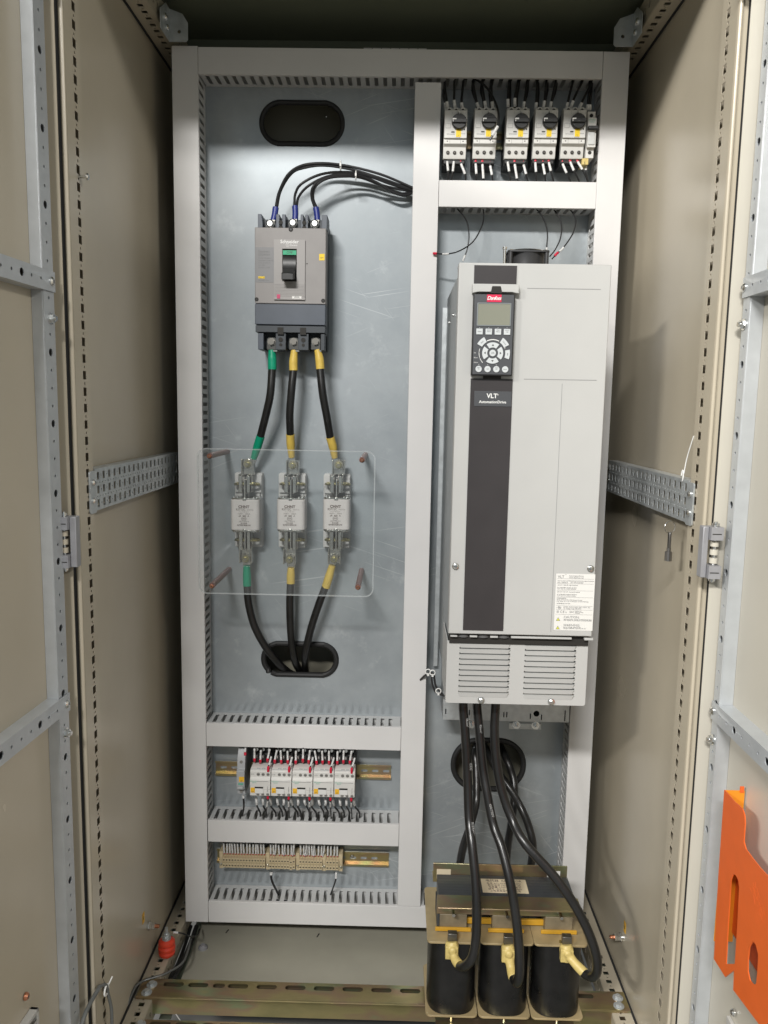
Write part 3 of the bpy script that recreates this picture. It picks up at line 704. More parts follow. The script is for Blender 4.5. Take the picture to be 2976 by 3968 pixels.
for k, u in enumerate((650, 808, 965)):
    c = R5(u, 1152, -.014)
    MB().prism([(c.x-.010, c.z-.016), (c.x+.010, c.z-.016), (c.x+.010, c.z+.006), (c.x+.006, c.z+.010), (c.x-.006, c.z+.010), (c.x-.010, c.z+.006)], -.014, -.002).build('terminal_lug', mat('dark_tin', (.10, .10, .095), .35, .8), mc, bevel=.0008)
    q = MB(); hexbolt(q, (c.x, -.014, c.z), (0, -1, 0), .0066, .0045, 0, .0082); q.build('terminal_bolt', mat('dull_steel', (.22, .21, .19), .35, .9), mc)
    MB().box(c.x+.002, c.x+.0115, -.0143, -.006, c.z-.0195, c.z-.0163).build('lug_edge', TINNED, mc)
# front details
x0, x1 = R5(668, 600).x, R5(890, 600).x; z0, z1 = R5(780, 852).z, R5(780, 424).z; yp = YB-.004
wx0, wx1, wz0, wz1 = R5(728, 600).x, R5(831, 600).x, R5(780, 722).z, R5(780, 489).z
mb = MB(); mb.sheet([rect(x0, z0, x1, z1), rect(wx0, wz0, wx1, wz1)], .004, MAT((1, 0, 0), (0, 0, 1), (0, -1, 0), (0, yp+.002, 0)))
rp = mb.build('raised_panel', MCB_P, mc, bevel=.0004)
m = MB(); z = R5(780, 745).z
for i in range(9): m.box(x0+.001, x1-.001, yp-.0006, yp, z-i*.0028, z-i*.0028+.0013)
m.build('grip_ribs', MCB_P, rp)
MB().box(wx0, wx1, YB-.0008, YB-.0002, wz0, wz1).build('toggle_well', HOLE, mc)
MB().box(wx0+.001, wx1-.001, yp+.001, YB-.0009, wz1-.0115, wz1-.003).text('OFF', (wx0+wx1)/2, yp+.0009, wz1-.0075, .007, 1).build('off_flag', [STK_G, INK], mc)
cx = (wx0+wx1)/2; hw = (wx1-wx0)/2
prof = []
for k in range(9):
    a = R(-50+100*k/8); prof.append((YB+.018-.026*math.cos(a), (wz1+wz0)/2-.001+.030*math.sin(a)))
prof += [(YB, (wz1+wz0)/2+.022), (YB, (wz1+wz0)/2-.026)]
MB().prism(prof, cx-hw+.0012, cx+hw-.0012, 0, 'yz').build('toggle_drum', BLACKP, mc, bevel=.0006)
hz = wz0-.001
MB().hexa([(cx-hw+.002, YB-.004, hz+.026), (cx+hw-.003, YB-.004, hz+.026), (cx+hw-.003, YB-.002, hz+.006), (cx-hw+.002, YB-.002, hz+.006)],
          [(cx-hw+.002, YB-.030, hz+.013), (cx+hw-.003, YB-.030, hz+.013), (cx+hw-.003, YB-.030, hz+.000), (cx-hw+.002, YB-.030, hz+.000)]).build('toggle_handle', BLACKP, mc, bevel=.0015)
q = R5(779, 442)
lt = MB().text('Schneider', R5(779, 440).x, yp-.0001, R5(779, 440).z, .0092, 0, bold=.00012).text('⊕ Electric', R5(795, 462).x, yp-.0001, R5(790, 463.5).z, .0050, 0)
lt.build('maker_lettering', WHITE, rp)
MB().box(R5(690, 800).x, R5(713, 800).x, yp-.0012, yp, R5(780, 845).z, R5(780, 816).z).build('trip_button', MAG, rp)
MB().box(R5(798, 800).x, R5(865, 800).x, yp-.0004, yp, R5(780, 844).z, R5(780, 826).z).text('400A', R5(832, 835).x, yp-.0005, R5(832, 835).z, .005, 1).build('rating_label', [WHITE_L, INK], rp)
a, b_ = R5(533, 475), R5(667, 728)
dlb = MB().box(a.x, b_.x, YB-.0004, YB, b_.z, a.z).build('data_label', mat('data_label_grey', (.235, .235, .24), .5), mc)
q = MB().text('Easypact', a.x+.006, YB-.0005, a.z-.008, .0066, 0, align='LEFT').text('EZD400M', a.x+.006, YB-.0005, a.z-.0145, .0056, 0, align='LEFT')
for i, s in enumerate(('Ith 400A  IEC60947-2', 'Ue 220/240 415 440 550', 'Icu(kA) 50 36 25 12', 'Ics %  50%', 'Uimp 8kV  Ui 750V')): q.text(s, a.x+.006, YB-.0005, a.z-.021-i*.0046, .0030, 0, align='LEFT')
q.text('GB14048.2  CCC', a.x+.006, YB-.0005, b_.z+.004, .003, 0, align='LEFT')
q.build('data_lettering', INK_G, dlb)
a = R5(555, 684); b_ = R5(601, 699)
MB().box(a.x, b_.x, YB-.0008, YB-.0005, b_.z, a.z).text('~╱~', (a.x+b_.x)/2, YB-.0009, (a.z+b_.z)/2, .006, 1).build('symbol_label', [STK_Y, INK], dlb)
a = R5(990, 523); b_ = R5(1028, 570)
o = MB().box(a.x, b_.x, YB-.0005, YB, b_.z, a.z).text('QF1', (a.x+b_.x)/2, YB-.0006, b_.z+.005, .004, 1).build('id_sticker', [STK_Y, INK], loc=a)
tag(o, 'yellow identification sticker on the right of the big breaker', 'sticker')
for u, v, r in ((543, 848, .0040), (1018, 858, .0040), (787, 348, .0045)):
    c = R5(u, v); MB().cyl((c.x, YB-.0006, c.z), (c.x, YB+.0003, c.z), r, 18).cyl((c.x, YB-.0007, c.z), (c.x, YB-.0006, c.z), r*.5, 6, 1).build('cover_screw', [HOLE, BLACKP], mc)
c = R5(903, 593); MB().cyl((c.x, YB-.0004, c.z), (c.x, YB+.0002, c.z), .0013, 10).build('test_hole', HOLE, mc)
tag(mc)

# feeder wires from the breaker's top to the middle duct
def R2(x, y, d): return at(1000+.6028*x, .6028*y, d)
feeders = [
 (0, [(113, 1335), (135, 1235), (195, 1120), (290, 1062), (430, 1050), (600, 1072), (800, 1125), (1000, 1210)]),
 (0, [(121, 1335), (146, 1225), (215, 1115), (300, 1078), (430, 1064), (610, 1092), (800, 1150), (1000, 1222)]),
 (1, [(233, 1330), (240, 1245), (282, 1180), (400, 1122), (540, 1106), (680, 1122), (850, 1182), (1000, 1228)]),
 (1, [(247, 1330), (262, 1265), (320, 1198), (430, 1140), (560, 1118), (690, 1140), (800, 1195), (900, 1243), (1000, 1236)]),
 (2, [(367, 1340), (345, 1270), (352, 1205), (408, 1152), (520, 1126), (640, 1130), (760, 1172), (850, 1225), (930, 1255), (1000, 1240)]),
 (2, [(379, 1340), (354, 1272), (372, 1195), (450, 1146), (560, 1134), (660, 1142), (770, 1182), (850, 1205), (940, 1222), (1000, 1232)])]
for i, (ph, pts) in enumerate(feeders):
    n = len(pts); P3 = [R2(x, y, [.004, .0, -.006, -.002, .008, .018, .026, .032, .036, .04][min(9, int(k*9/(n-1)))]+.003*(i % 2)) for k, (x, y) in enumerate(pts)]
    tubeobj('feeder_wire', P3, .0026, WIRE, ['black feeder wire arching highest from the left breaker pole', 'black feeder wire just under the highest arch, left pole', 'upper black feeder wire from the middle breaker pole', 'lower black feeder wire from the middle breaker pole', 'outer black feeder wire from the right breaker pole', 'inner black feeder wire from the right breaker pole'][i], 'wire', 'feeder wires above the big breaker', 10, 8)
for i, (u, v, u2, v2) in enumerate(((113, 1338, 98, 1420), (238, 1330, 238, 1415), (372, 1340, 382, 1420))):
    a = R2(u, v, .004); b_ = R2(u2, v2, .000)
    t = thing('crimped_lug', tuple(b_), 'blue sleeved crimp lug on the %s top terminal of the big breaker' % ['left', 'middle', 'right'][i], 'cable lug', 'blue sleeved lugs')
    MB().tube([a+(a-b_)*.05, (a*.5+b_*.5)+Vector((.0006, 0, 0)), b_], .0062, 12).build('blue_sleeve', BLUE, t)
    c = R2(u2-(18 if i == 0 else 12 if i == 1 else 16), v2+22, -.006)
    MB().prism(circ(c.x, c.z, .0085, 16), -.010, -.007).hexa([(b_.x-.005, -.010, b_.z), (b_.x+.005, -.010, b_.z), (c.x+.006, -.010, c.z), (c.x-.006, -.010, c.z)], [(b_.x-.005, -.006, b_.z), (b_.x+.005, -.006, b_.z), (c.x+.006, -.006, c.z), (c.x-.006, -.006, c.z)]).build('tinned_palm', TINNED, t)
    q = MB(); q.lathe((c.x, -.010, c.z), [(.0078, 0), (.0078, .004), (.0055, .006)], 18, 0, 'y'); q.build('terminal_screw', CHROME, t)
for i, (u, v) in enumerate(((531, 1065), (629, 1128))):
    c = R2(u, v, .008); q = MB()
    q.tube([(c.x, c.y+.0055*math.cos(a), c.z+.0085*math.sin(a)) for a in [k*math.pi/4 for k in range(9)]], .0012, 8, 0, 3); q.box(c.x-.0016, c.x+.0016, c.y-.008, c.y-.004, c.z-.003, c.z+.003)
    tag(q.build('cable_tie', WHITE, loc=c), ['white tie round the highest feeder wires', 'white tie round the lower feeder wires'][i], 'cable tie', 'white cable ties above the breaker')

# heavy cables helper
def heavy(name, pts, r, label, cat, group, boots=(), m=CABLE, n=16):
    """boots: (pts, material, partname)"""
    t = thing(name, tuple(pts[0]), label, cat, group)
    MB().tube(pts, r, n, 0, 8).build('cable_sheath', m, t)
    for bp, bm, rf in boots: MB().tube(bp, r*1.1, n, 0, 8, rf).build('heat_shrink_sleeve', bm, t)
    return t
def O(x, y, d): return at(1.794*x, 1.794*y, d)
F = lambda t: 1-.10*math.exp(-((t-.25)/.2)**2)
up = [([(588, 795), (584, 850), (575, 893), (562, 945)], [(587, 756), (588, 775), (588, 798)], [(563, 942), (556, 965), (548, 990)], GREEN, 'left cable with green ends from breaker down to the left fuse'),
      ([(634, 797), (629, 850), (626, 895), (627, 940)], [(636, 756), (634, 780), (634, 800)], [(627, 938), (628, 960), (630, 987)], YELLOW, 'middle cable with yellow ends from breaker down to the middle fuse'),
      ([(691, 793), (697, 850), (706, 900), (714, 948)], [(686, 755), (690, 775), (692, 797)], [(713, 944), (719, 965), (723, 988)], YELLOW, 'right cable with yellow ends from breaker down to the right fuse')]
for i, (c, b0, b1, bm, lab) in enumerate(up):
    ys = [-.008, -.012, -.004, .012]
    heavy('power_cable', [O(x, y, ys[k]) for k, (x, y) in enumerate(c)], .0082, lab, 'cable', 'cables between breaker and fuses',
          [([O(x, y, -.008) for x, y in b0], bm, lambda t: .78+.22*min(1, t*2)), ([O(x, y, [.010, .018, .026][k]) for k, (x, y) in enumerate(b1)], bm, lambda t: 1-.25*max(0, t*2-1))])

# ================================================================== FUSES
def R1(x, y, d): return at(700+.4822*x, 1650+.4822*y, d)
fus = [dict(b=(435, 680), f=(398, 632), bl=512, t=(540, 305), d=(525, 1066), bv=(376, 976), fv=(592, 842), n='left'),
       dict(b=(788, 1027), f=(770, 997), bl=882, t=(902, 315), d=(877, 1072), bv=(380, 982), fv=(592, 840), n='middle'),
       dict(b=(1150, 1380), f=(1143, 1358), bl=1250, t=(1271, 312), d=(1235, 1070), bv=(386, 985), fv=(590, 838), n='right')]
YFU = -.008
for F_ in fus:
    a = R1(F_['b'][0], F_['bv'][0], .046); b_ = R1(F_['b'][1]-22, F_['bv'][1], .046)
    t = thing('fuse_base', (a.x, PY, b_.z), 'white moulded %s fuse base screwed to the mounting plate' % F_['n'], 'fuse base', 'moulded fuse bases')
    zq = a.z-.035
    MB().prism(rrect(a.x, b_.z, b_.x, a.z, .004), .046, PY-.0004).build('moulding', HOLDER, t, bevel=.0006)
    MB().box(a.x+.002, b_.x-.001, .040, .0455, a.z-.042, a.z-.003).build('upper_pad', HOLDER, t, bevel=.0008)
    MB().box(a.x+.002, b_.x-.001, .040, .0455, b_.z+.003, b_.z+.038).build('lower_pad', HOLDER, t, bevel=.0008)
    MB().box(b_.x-.010, b_.x-.004, .036, .0455, b_.z+.040, a.z-.044).build('side_rib', HOLDER, t, bevel=.0008)
    for kk, (tu, tv), vv, sg in (('up', F_['t'], (400, 545), 1), ('dn', F_['d'], (848, 1004), -1)):
        xj = R1(F_['bl'], 470, .004).x; zj0 = R1(F_['bl'], vv[1], .004).z; zj1 = R1(F_['bl'], vv[0], .004).z; zmid = (zj0+zj1)/2
        for d in (-1, 1):
            off = .0045*d
            MB().box(xj+off-.0012+d*.001, xj+off+.0012+d*.001, .004, .036, zj0, zj1).box(xj+off-.0035+d*.004, xj+off+.0035+d*.004, .002, .0045, zj0+.002, zj1-.001).build('contact_jaw', TINNED, t, bevel=.0006)
            MB().box(xj+d*.013-.0014, xj+d*.013+.0014, .012, .038, zj0+.002, zj1+.002).build('contact_leaf', TINNED, t, bevel=.0004)
        MB().tube([(xj-.0235, .022, zmid-.001), (xj-.016, .014, zmid), (xj, .012, zmid), (xj+.018, .016, zmid), (xj+.027, .026, zmid-.001), (xj+.020, .034, zmid), (xj-.018, .034, zmid), (xj-.0235, .022, zmid-.001)], .0026, 8).build('spring_clip', BRASSY, t)
        c = R1(tu, tv, .024); z2 = zj1 if sg > 0 else zj0
        zo = c.z+sg*.010
        for d in (-1, 1):
            MB().box(c.x+d*.0125-.0012, c.x+d*.0125+.0012, .018, .036, min(z2, zo), max(z2, zo)).build('terminal_bar', TINNED, t, bevel=.0004)
        MB().box(c.x-.011, c.x+.011, .030, .034, min(z2, zo), max(z2, zo)).build('terminal_bar', TINNED, t, bevel=.0004)
        q = MB(); hexbolt(q, (c.x, .0225, c.z), (0, -1, 0), .0066, .0050, .006, .0096, 0, 1); q.build('terminal_bolt', [BRASSY, mat('washer_zinc', (.36, .34, .27), .35, 1)], t)
    # the fuse itself
    a = R1(F_['f'][0], F_['fv'][0], YFU); b_ = R1(F_['f'][1], F_['fv'][1], YFU)
    t = thing('blade_fuse', ((a.x+b_.x)/2, 0, b_.z), 'white ceramic blade fuse clipped in the %s fuse base' % F_['n'], 'fuse', 'ceramic blade fuses')
    MB().prism(rrect(a.x, YFU, b_.x, .042, .010, 6), b_.z, a.z, 0, 'xy').build('ceramic_body', CERAM, t, bevel=.0012)
    xm = R1(F_['bl'], 600, YFU).x
    for z, sg in ((a.z, 1), (b_.z, -1)):
        MB().prism(rrect(a.x+.001, YFU+.001, b_.x-.001, .041, .009, 6), min(z, z+sg*.0035), max(z, z+sg*.0035), 0, 'xy').build('end_plate', TINNED, t, bevel=.0006)
        q = MB()
        for xx in (a.x+.007, a.x+.013, b_.x-.013, b_.x-.007): q.lathe((xx, YFU+(.007 if (xx-a.x) % .02 < .01 else .012), z+sg*.0036), [(.0030, 0), (.0026, sg*.002), (.001, sg*.0028)], 12)
        q.build('end_screw', CHROME, t)
        zo = z+sg*.042
        MB().box(xm-.0016, xm+.0016, YFU+.004, .030, min(z+sg*.0036, zo), max(z+sg*.0036, zo)).build('blade', TINNED, t, bevel=.0005)
        MB().box(xm-.004, xm+.004, YFU-.0006, YFU+.004, min(z-sg*.0025, z+sg*.004), max(z-sg*.0025, z+sg*.004)).build('blade_tab', TINNED, t, bevel=.0008)
    H = a.z-b_.z; cx = (a.x+b_.x)/2-.002; yy = YFU-.0002
    q = MB(); q.text('CHNT', cx, yy, a.z-H*.235, .0080, 0, bold=.0004, space=1.05)
    q.text('RS712C', cx-.0065, yy, a.z-H*.325, .0062, 0, bold=.0001).text('(NGTC2)', cx+.0135, yy, a.z-H*.33, .0034, 0)
    q.text('━▭━▷╂━', cx, yy, a.z-H*.40, .0036, 0).text('1000V~  100kA', cx, yy, a.z-H*.465, .0042, 0).text('aR  400  A', cx, yy, a.z-H*.535, .0052, 0, bold=.0001)
    q.text('CCC', cx, yy, a.z-H*.625, .0040, 0, bold=.0002)
    q.sheet([circ(cx, a.z-H*.625, .0056, 20, .0044), circ(cx, a.z-H*.625, .0050, 20, .0038)], .0002, MAT((1, 0, 0), (0, 0, 1), (0, -1, 0), (0, yy, 0)))
    q.text('GB/T13539.4', cx, yy, a.z-H*.715, .0040, 0).text('浙江正泰', cx, yy, a.z-H*.78, .0034, 0, bold=.0001).text('电器股份有限公司', cx, yy, a.z-H*.84, .0036, 0, bold=.0001)
    q.build('printed_lettering', mat('brown_print', (.17, .13, .11), .6), t)
    # lugs of both cables
# cable lug palms
lt = [('left', GREEN, (548, 990), 0), ('middle', YELLOW, (630, 987), 1), ('right', YELLOW, (723, 988), 2)]
for n, _, (u, v), i in lt:
    c = R1(*fus[i]['t'], .024); b_ = O(u, v, .026)
    t = tag(MB().hexa([(c.x-.0105, .0235, c.z-.011), (c.x+.0105, .0235, c.z-.011), (b_.x+.007, .0235, b_.z-.002), (b_.x-.007, .0235, b_.z-.002)], [(c.x-.0105, .029, c.z-.011), (c.x+.0105, .029, c.z-.011), (b_.x+.007, .029, b_.z-.002), (b_.x-.007, .029, b_.z-.002)]).build('cable_lug', TINNED, loc=c, bevel=.0008), 'tinned lug on the top bolt of the %s fuse base' % n, 'cable lug', 'tinned lugs on the fuse bases')
low = [([(535, 1275), (545, 1420), (590, 1600), (672, 1760), (770, 1890), (860, 1975), (930, 2010)], [(530, 1125), (533, 1200), (535, 1285)], GREEN, 'left cable with green sleeve from left fuse down into the oval'),
       ([(884, 1258), (878, 1400), (880, 1560), (892, 1740), (922, 1900), (985, 2010)], [(888, 1140), (886, 1200), (885, 1266)], YELLOW, 'middle cable with yellow sleeve from middle fuse down into the oval'),
       ([(1165, 1290), (1105, 1450), (1050, 1620), (1012, 1780), (1000, 1890), (1010, 2010)], [(1218, 1122), (1193, 1210), (1165, 1300)], YELLOW, 'right cable with yellow sleeve from right fuse down into the oval')]
for i, (c, b0, bm, lab) in enumerate(low):
    n = len(c); dep = [.022, .018, .022, .034, .052, .085, .12][:n] if n == 7 else [.022, .016, .022, .038, .066, .12]
    heavy('power_cable', [R1(x, y, dep[k]) for k, (x, y) in enumerate(c)], .0083, lab, 'cable', 'cables below the fuses', [([R1(x, y, .022) for x, y in b0], bm, lambda t: .80+.2*min(1, t*2))])
    cc = R1(*fus[i]['d'], .024); b_ = R1(*b0[0], .022)
    tag(MB().hexa([(cc.x-.0105, .0235, cc.z+.009), (cc.x+.0105, .0235, cc.z+.009), (b_.x+.008, .0235, b_.z+.001), (b_.x-.008, .0235, b_.z+.001)], [(cc.x-.0105, .029, cc.z+.009), (cc.x+.0105, .029, cc.z+.009), (b_.x+.008, .029, b_.z+.001), (b_.x-.008, .029, b_.z+.001)]).build('cable_lug', TINNED, loc=cc, bevel=.0008), 'tinned lug on the bottom bolt of the %s fuse base' % fus[i]['n'], 'cable lug', 'tinned lugs on the fuse bases')

# acrylic guard and its rods
YA = -.100
a = R1(130, 178, YA); b_ = R1(1548, 1378, YA)
g = MB(); g.sheet([rrect(a.x, b_.z, b_.x, a.z, .017, 8)], .0036, MAT((1, 0, 0), (0, 0, 1), (0, -1, 0), (0, YA+.0018, 0)))
ag = thing('acrylic_guard', (a.x, YA, b_.z), 'clear rounded acrylic guard sheet in front of the fuses', 'guard')
gp = g.build('clear_sheet', [ACRY, ACRY_E], ag)
MB().sheet([rrect(a.x, b_.z, b_.x, a.z, .017, 8), rrect(a.x+.0022, b_.z+.0022, b_.x-.0022, a.z-.0022, .0150, 8)], .0042, MAT((1, 0, 0), (0, 0, 1), (0, -1, 0), (0, YA+.0018, 0))).build('polished_rim', ACRY_R, ag)
for p in gp.data.polygons:
    if abs(p.normal.y) < .5: p.material_index = 1
for i, (u, v) in enumerate(((233, 242), (1458, 274), (253, 1284), (1425, 1296))):
    c = R1(u, v, YA+.004); lab = ['upper left', 'upper right', 'lower left', 'lower right'][i]
    t = thing('standoff_rod', tuple((c.x, PY, c.z)), 'reddish brown standoff rod holding the %s corner of the acrylic guard' % lab, 'standoff', 'rods holding the acrylic guard')
    MB().cyl((c.x, YA+.0042, c.z), (c.x, PY, c.z), .0060, 18).build('rod', ROD, t)
    q = MB(); panscrew(q, (c.x, YA-.0001, c.z), (0, -1, 0), .0040, .003); q.build('screw', [COPPER, INK], t)

# ================================================================== DIN RAILS
def dinrail(x0, x1, zc_, label):
    t = thing('din_rail', (x0, PY, zc_), label, 'DIN rail', 'gold DIN rails')
    holes = []; x = x0+.018
    while x < x1-.01: holes.append(rrect(x-.0075, zc_-.0031, x+.0075, zc_+.0031, .003, 3)); x += .025
    mb = MB(); mb.sheet([rect(x0, zc_-.0135, x1, zc_+.0135)]+holes, .001, MAT((1, 0, 0), (0, 0, 1), (0, -1, 0), (0, PY-.001, 0)))
    for s in (-1, 1):
        mb.box(x0, x1, PY-.0085, PY-.0015, zc_+s*.0125, zc_+s*.0135); mb.box(x0, x1, PY-.0085, PY-.0075, zc_+s*.0136, zc_+s*.0175)
    mb.build('rail', PASS, t)
    return t
def RB(x, y, d): return at(700+.6028*x, 2600+.6028*y, d)
z1c = (RB(700, 595, .06).z+RB(700, 680, .06).z)/2; z2c = (RB(700, 1160, .06).z+RB(700, 1240, .06).z)/2
dinrail(RB(222, 620, .06).x, RB(1352, 640, .06).x, z1c, 'gold slotted DIN rail carrying the contactors')
dinrail(RB(232, 1190, .06).x, RB(1338, 1200, .06).x, z2c, 'gold slotted DIN rail carrying the terminal blocks')
z3c = at(2000, 545, .06).z
dinrail(XCL+.058, .842, z3c, 'gold DIN rail behind the motor breakers')

# ================================================================== small wires with sleeve and ferrule
def small_wire(pts, label, group, r=.0016, sleeve=None, ferr=None, ferm=RED, cat='wire', sr=1.22):
    t = thing('control_wire', tuple(pts[0]), label, cat, group)
    MB().tube(pts, r, 8, 0, 6).build('black_insulation', WIRE, t)
    P = catmull(pts, 12)
    def part(seg):
        ia = min(range(len(P)), key=lambda i: (P[i]-Vector(seg[0])).length); ib = min(range(len(P)), key=lambda i: (P[i]-Vector(seg[-1])).length)
        ia, ib = min(ia, ib), max(ia, ib)
        if ib-ia < 3: return [Vector(seg[0]), Vector(seg[-1])]
        st = max(1, (ib-ia)//4); return P[ia:ib:st]+[P[ib]]
    if sleeve: MB().tube(part(sleeve), r*sr+.0003, 8, 0, 3).build('marker_sleeve', SLEEVE, t)
    if ferr: MB().tube(part(ferr), r*1.6+.0003, 8, 0, 3).build('ferrule', ferm, t)
    return t

# ================================================================== CONTACTORS
def make_contactor():
    t = thing('contactor', (0, 0, 0), '', 'contactor', 'row of five white fronted contactors')
    W = .0452; h = W/2
    MB().box(-h+.0006, h-.0006, -.062, -.006, -.004, .078).box(-h+.0006, h-.0006, -.050, -.006, .078, .104).build('rear_housing', BLACKP, t, bevel=.0012)
    for k in range(3):
        x = -.014+k*.014
        MB().box(x-.005, x+.005, -.068, -.0622, .066, .078).build('terminal_shroud', BLACKP, t, bevel=.0006)
        MB().cyl((x, -.0626, .088), (x, -.049, .086), .0035, 12).build('terminal_screw', CHROME, t)
        MB().box(x-.0015, x+.0015, -.0688, -.0681, .071, .0765).build('contact_glint', CHROME, t)
    f = MB().box(-h+.0003, h-.0003, -.103, -.0625, 0, .0145).box(-h+.0003, h-.0003, -.1035, -.0625, .0146, .036).prism([(-.1035, .0361), (-.0985, .0415), (-.0985, .0545), (-.092, .0578), (-.0625, .0578), (-.0625, .0361)], -h+.0003, h-.0003, 0, 'yz').build('front_housing', DEVW, t, bevel=.0010)
    MB().box(-h+.002, h-.002, -.0945, -.0925, .0545, .0572).build('grey_top_strip', DEVG, f)
    for x in (-.0045, .006, .0168):
        MB().cyl((x, -.0991, .0475), (x, -.0984, .0475), .0036, 14).box(x-.0026, x+.0026, -.0995, -.0991, .0470, .0480, 1).build('terminal_screw', [mat('screw_grey', (.34, .33, .31), .35, .5), INK], f)
        MB().box(x-.0040, x+.0040, -.0928, -.0918, .0560, .0592).build('wire_entry', DEVG, f)
        MB().cyl((x-.0002, -.1038, .0038), (x-.0002, -.1032, .0038), .0033, 14).box(x-.0028, x+.0024, -.1040, -.1038, .0034, .0042, 1).build('terminal_screw', [mat('screw_grey', (.34, .33, .31), .35, .5), INK], f)
    MB().box(-.011, .0068, -.1046, -.1037, .0062, .0175).build('indicator_slide', mat('slide_white', (.72, .72, .70), .35), f, bevel=.0004)
    MB().box(-.011, .0068, -.1048, -.1037, .0180, .0212).build('black_window', HOLE, f)
    MB().box(-.0205, -.0115, -.1042, -.1036, .0078, .0190).text('KM', -.0162, -.1043, .0103, .0034, 1).build('id_sticker', [STK_O, INK], f)
    MB().box(-.006, .0185, -.1041, -.1036, .0335, .0341).build('grey_rule', INK_G, f)
    MB().text('Schneider', -.0132, -.1037, .0338, .0042).text('Electric', -.0120, -.1037, .0305, .0030).build('maker_lettering', GRNTXT, f)
    MB().text('LC1D', -.017, -.0990, .0475, .003).text('Telemecanique', .0163, -.1037, .016, .0022, 0, MAT((0, 0, 1), (-1, 0, 0), (0, -1, 0))).build('type_lettering', INK_G, f)
    return t
cproto = make_contactor(); cons = []
for i in range(5):
    u = 967+i*81.6; c0 = at(u+40.8, 3084+i*1.6, -.035); o = cproto if i == 0 else copy_tree(cproto)
    o.location = (c0.x, PY, c0.z)
    o['label'] = ['leftmost white fronted contactor, next to the single pole breaker', 'second contactor from the left in the row of five', 'middle contactor of the row of five', 'fourth contactor from the left in the row of five', 'rightmost contactor, beside the bare end of the rail'][i]
    cons.append(o.location.copy())
def RC(x, y, d): return at(900+.3134*x, 2880+.3134*y, d)
topw = [[(275, 70, 200), (355, 90, 215), (462, 75, 200)], [(550, 88, 215), (598, 92, 220), (683, 98, 220)], [(787, 97, 225), (877, 78, 205), (960, 90, 220)], [(1020, 95, 230), (1110, 97, 225), (1195, 98, 228)], [(1302, 103, 230), (1378, 92, 220), (1475, 98, 225)]]
botx = [[275, 347, 437], [525, 605, 686], [785, 873, 945], [1042, 1118, 1197], [1298, 1374, 1455]]
bend = [(295, 665, 345, 900), (375, 665, 420, 890), (470, 670, 535, 900)]
for i in range(5):
    name = ORD[i] if i < 4 else 'rightmost'
    for k in range(3):
        (ut, vt, vb) = topw[i][k]; ub = botx[i][k]; d0, d1 = -.004, -.009
        small_wire([RC(ub, vb+25, d1+.006), RC(ub, vb, d1), RC((ub+ut)/2, (vb+vt)/2, d0), RC(ut, vt, d0), RC(ut+2, vt-60, .02)], '%s control wire entering the top of the %s contactor' % (['left', 'middle', 'right'][k], name), 'white sleeved wires above the contactors',
                   .0016, (RC(ub, vb-5, d1), RC(ut, vt+4, d0)), (RC(ub, vb-15, d1), RC(ub, vb+32, d1+.005)))
    dx = i*258
    small_wire([RC(445+dx, 350+i*5, -.03), RC(445+dx, 300+i*5, -.03), RC(462+dx, 240+i*4, -.022), RC(482+dx, 165+i*4, -.010), RC(484+dx, 110+i*4, .006)], 'coil wire with long red ferrule at top right of the %s contactor' % name, 'coil wires with long red ferrules',
               .0015, (RC(460+dx, 275+i*5, -.026), RC(482+dx, 162+i*4, -.012)), (RC(446+dx, 352+i*5, -.031), RC(444+dx, 285+i*5, -.029)))
    small_wire([RC(440+dx, 648+i*6, -.03), RC(440+dx, 700+i*6, -.028), RC(432+dx+(8 if i else -4), 790, -.015), RC(430+dx+(18 if i else -14), 920, .02), RC(440+dx, 970, .035)], 'coil wire with red ferrule leaving the bottom right of the %s contactor' % name, 'coil wires below the contactors',
               .0015, (RC(438+dx, 712+i*5, -.027), RC(434+dx, 780, -.016)), (RC(440+dx, 645+i*6, -.03), RC(440+dx, 685+i*6, -.029)))
    for k, (u0, v0, u1, v1) in enumerate(bend):
        j = [0, 15, -15, 12, 6][i]*(1 if k != 1 else -1)
        small_wire([RC(u0+dx, v0+i*4, .0), RC(u0+dx+6, v0+60+i*4, -.004), RC(u0+dx+14+j, v0+120, .004), RC(u1+dx+j, v1-40, .018), RC(u1+dx+j, v1+60, .038)], '%s load wire below the %s contactor' % (['left', 'middle', 'right'][k], name), 'load wires below the contactors',
                   .0020, (RC(u0+dx, v0+5+i*4, .0), RC(u0+dx+12, v0+95+i*3, -.002)))

# single pole breaker beside the contactors
a = at(921, 2910, -.006); b_ = at(955, 3082, -.006)
t = thing('miniature_breaker', (a.x, PY, b_.z), 'slim grey single pole miniature breaker left of the contactors', 'circuit breaker')
x0, x1 = at(918, 3030, -.006).x, at(950, 3030, -.006).x; zz = lambda v: at(935, v, -.006).z
MB().box(x0, x1, .010, PY-.007, zz(3080), zz(2914)).build('housing', DEVG, t, bevel=.001)
MB().prism([(.010, zz(2914)), (-.002, zz(2945)), (-.004, zz(2980)), (-.012, zz(2984)), (-.012, zz(3054)), (-.002, zz(3060)), (-.002, zz(3080)), (.010, zz(3082))], x0+.0003, x1-.0003, 0, 'yz').build('front_housing', mat('mid_grey_housing', (.40, .41, .42), .45), t, bevel=.0008)
MB().box(x0+.003, x1-.003, -.018, -.0122, zz(3050), zz(3040)).build('toggle', DEVG, t, bevel=.001)
MB().box(x0+.006, x1-.001, -.0128, -.0122, zz(3024), zz(3005)).text('QF', (x0+x1)/2+.002, -.0129, zz(3020), .004, 1).build('id_sticker', [STK_O, INK], t)
MB().box(x0+.004, x1-.003, -.0126, -.0122, zz(3036), zz(3030)).build('green_stripe', GRNTXT, t)
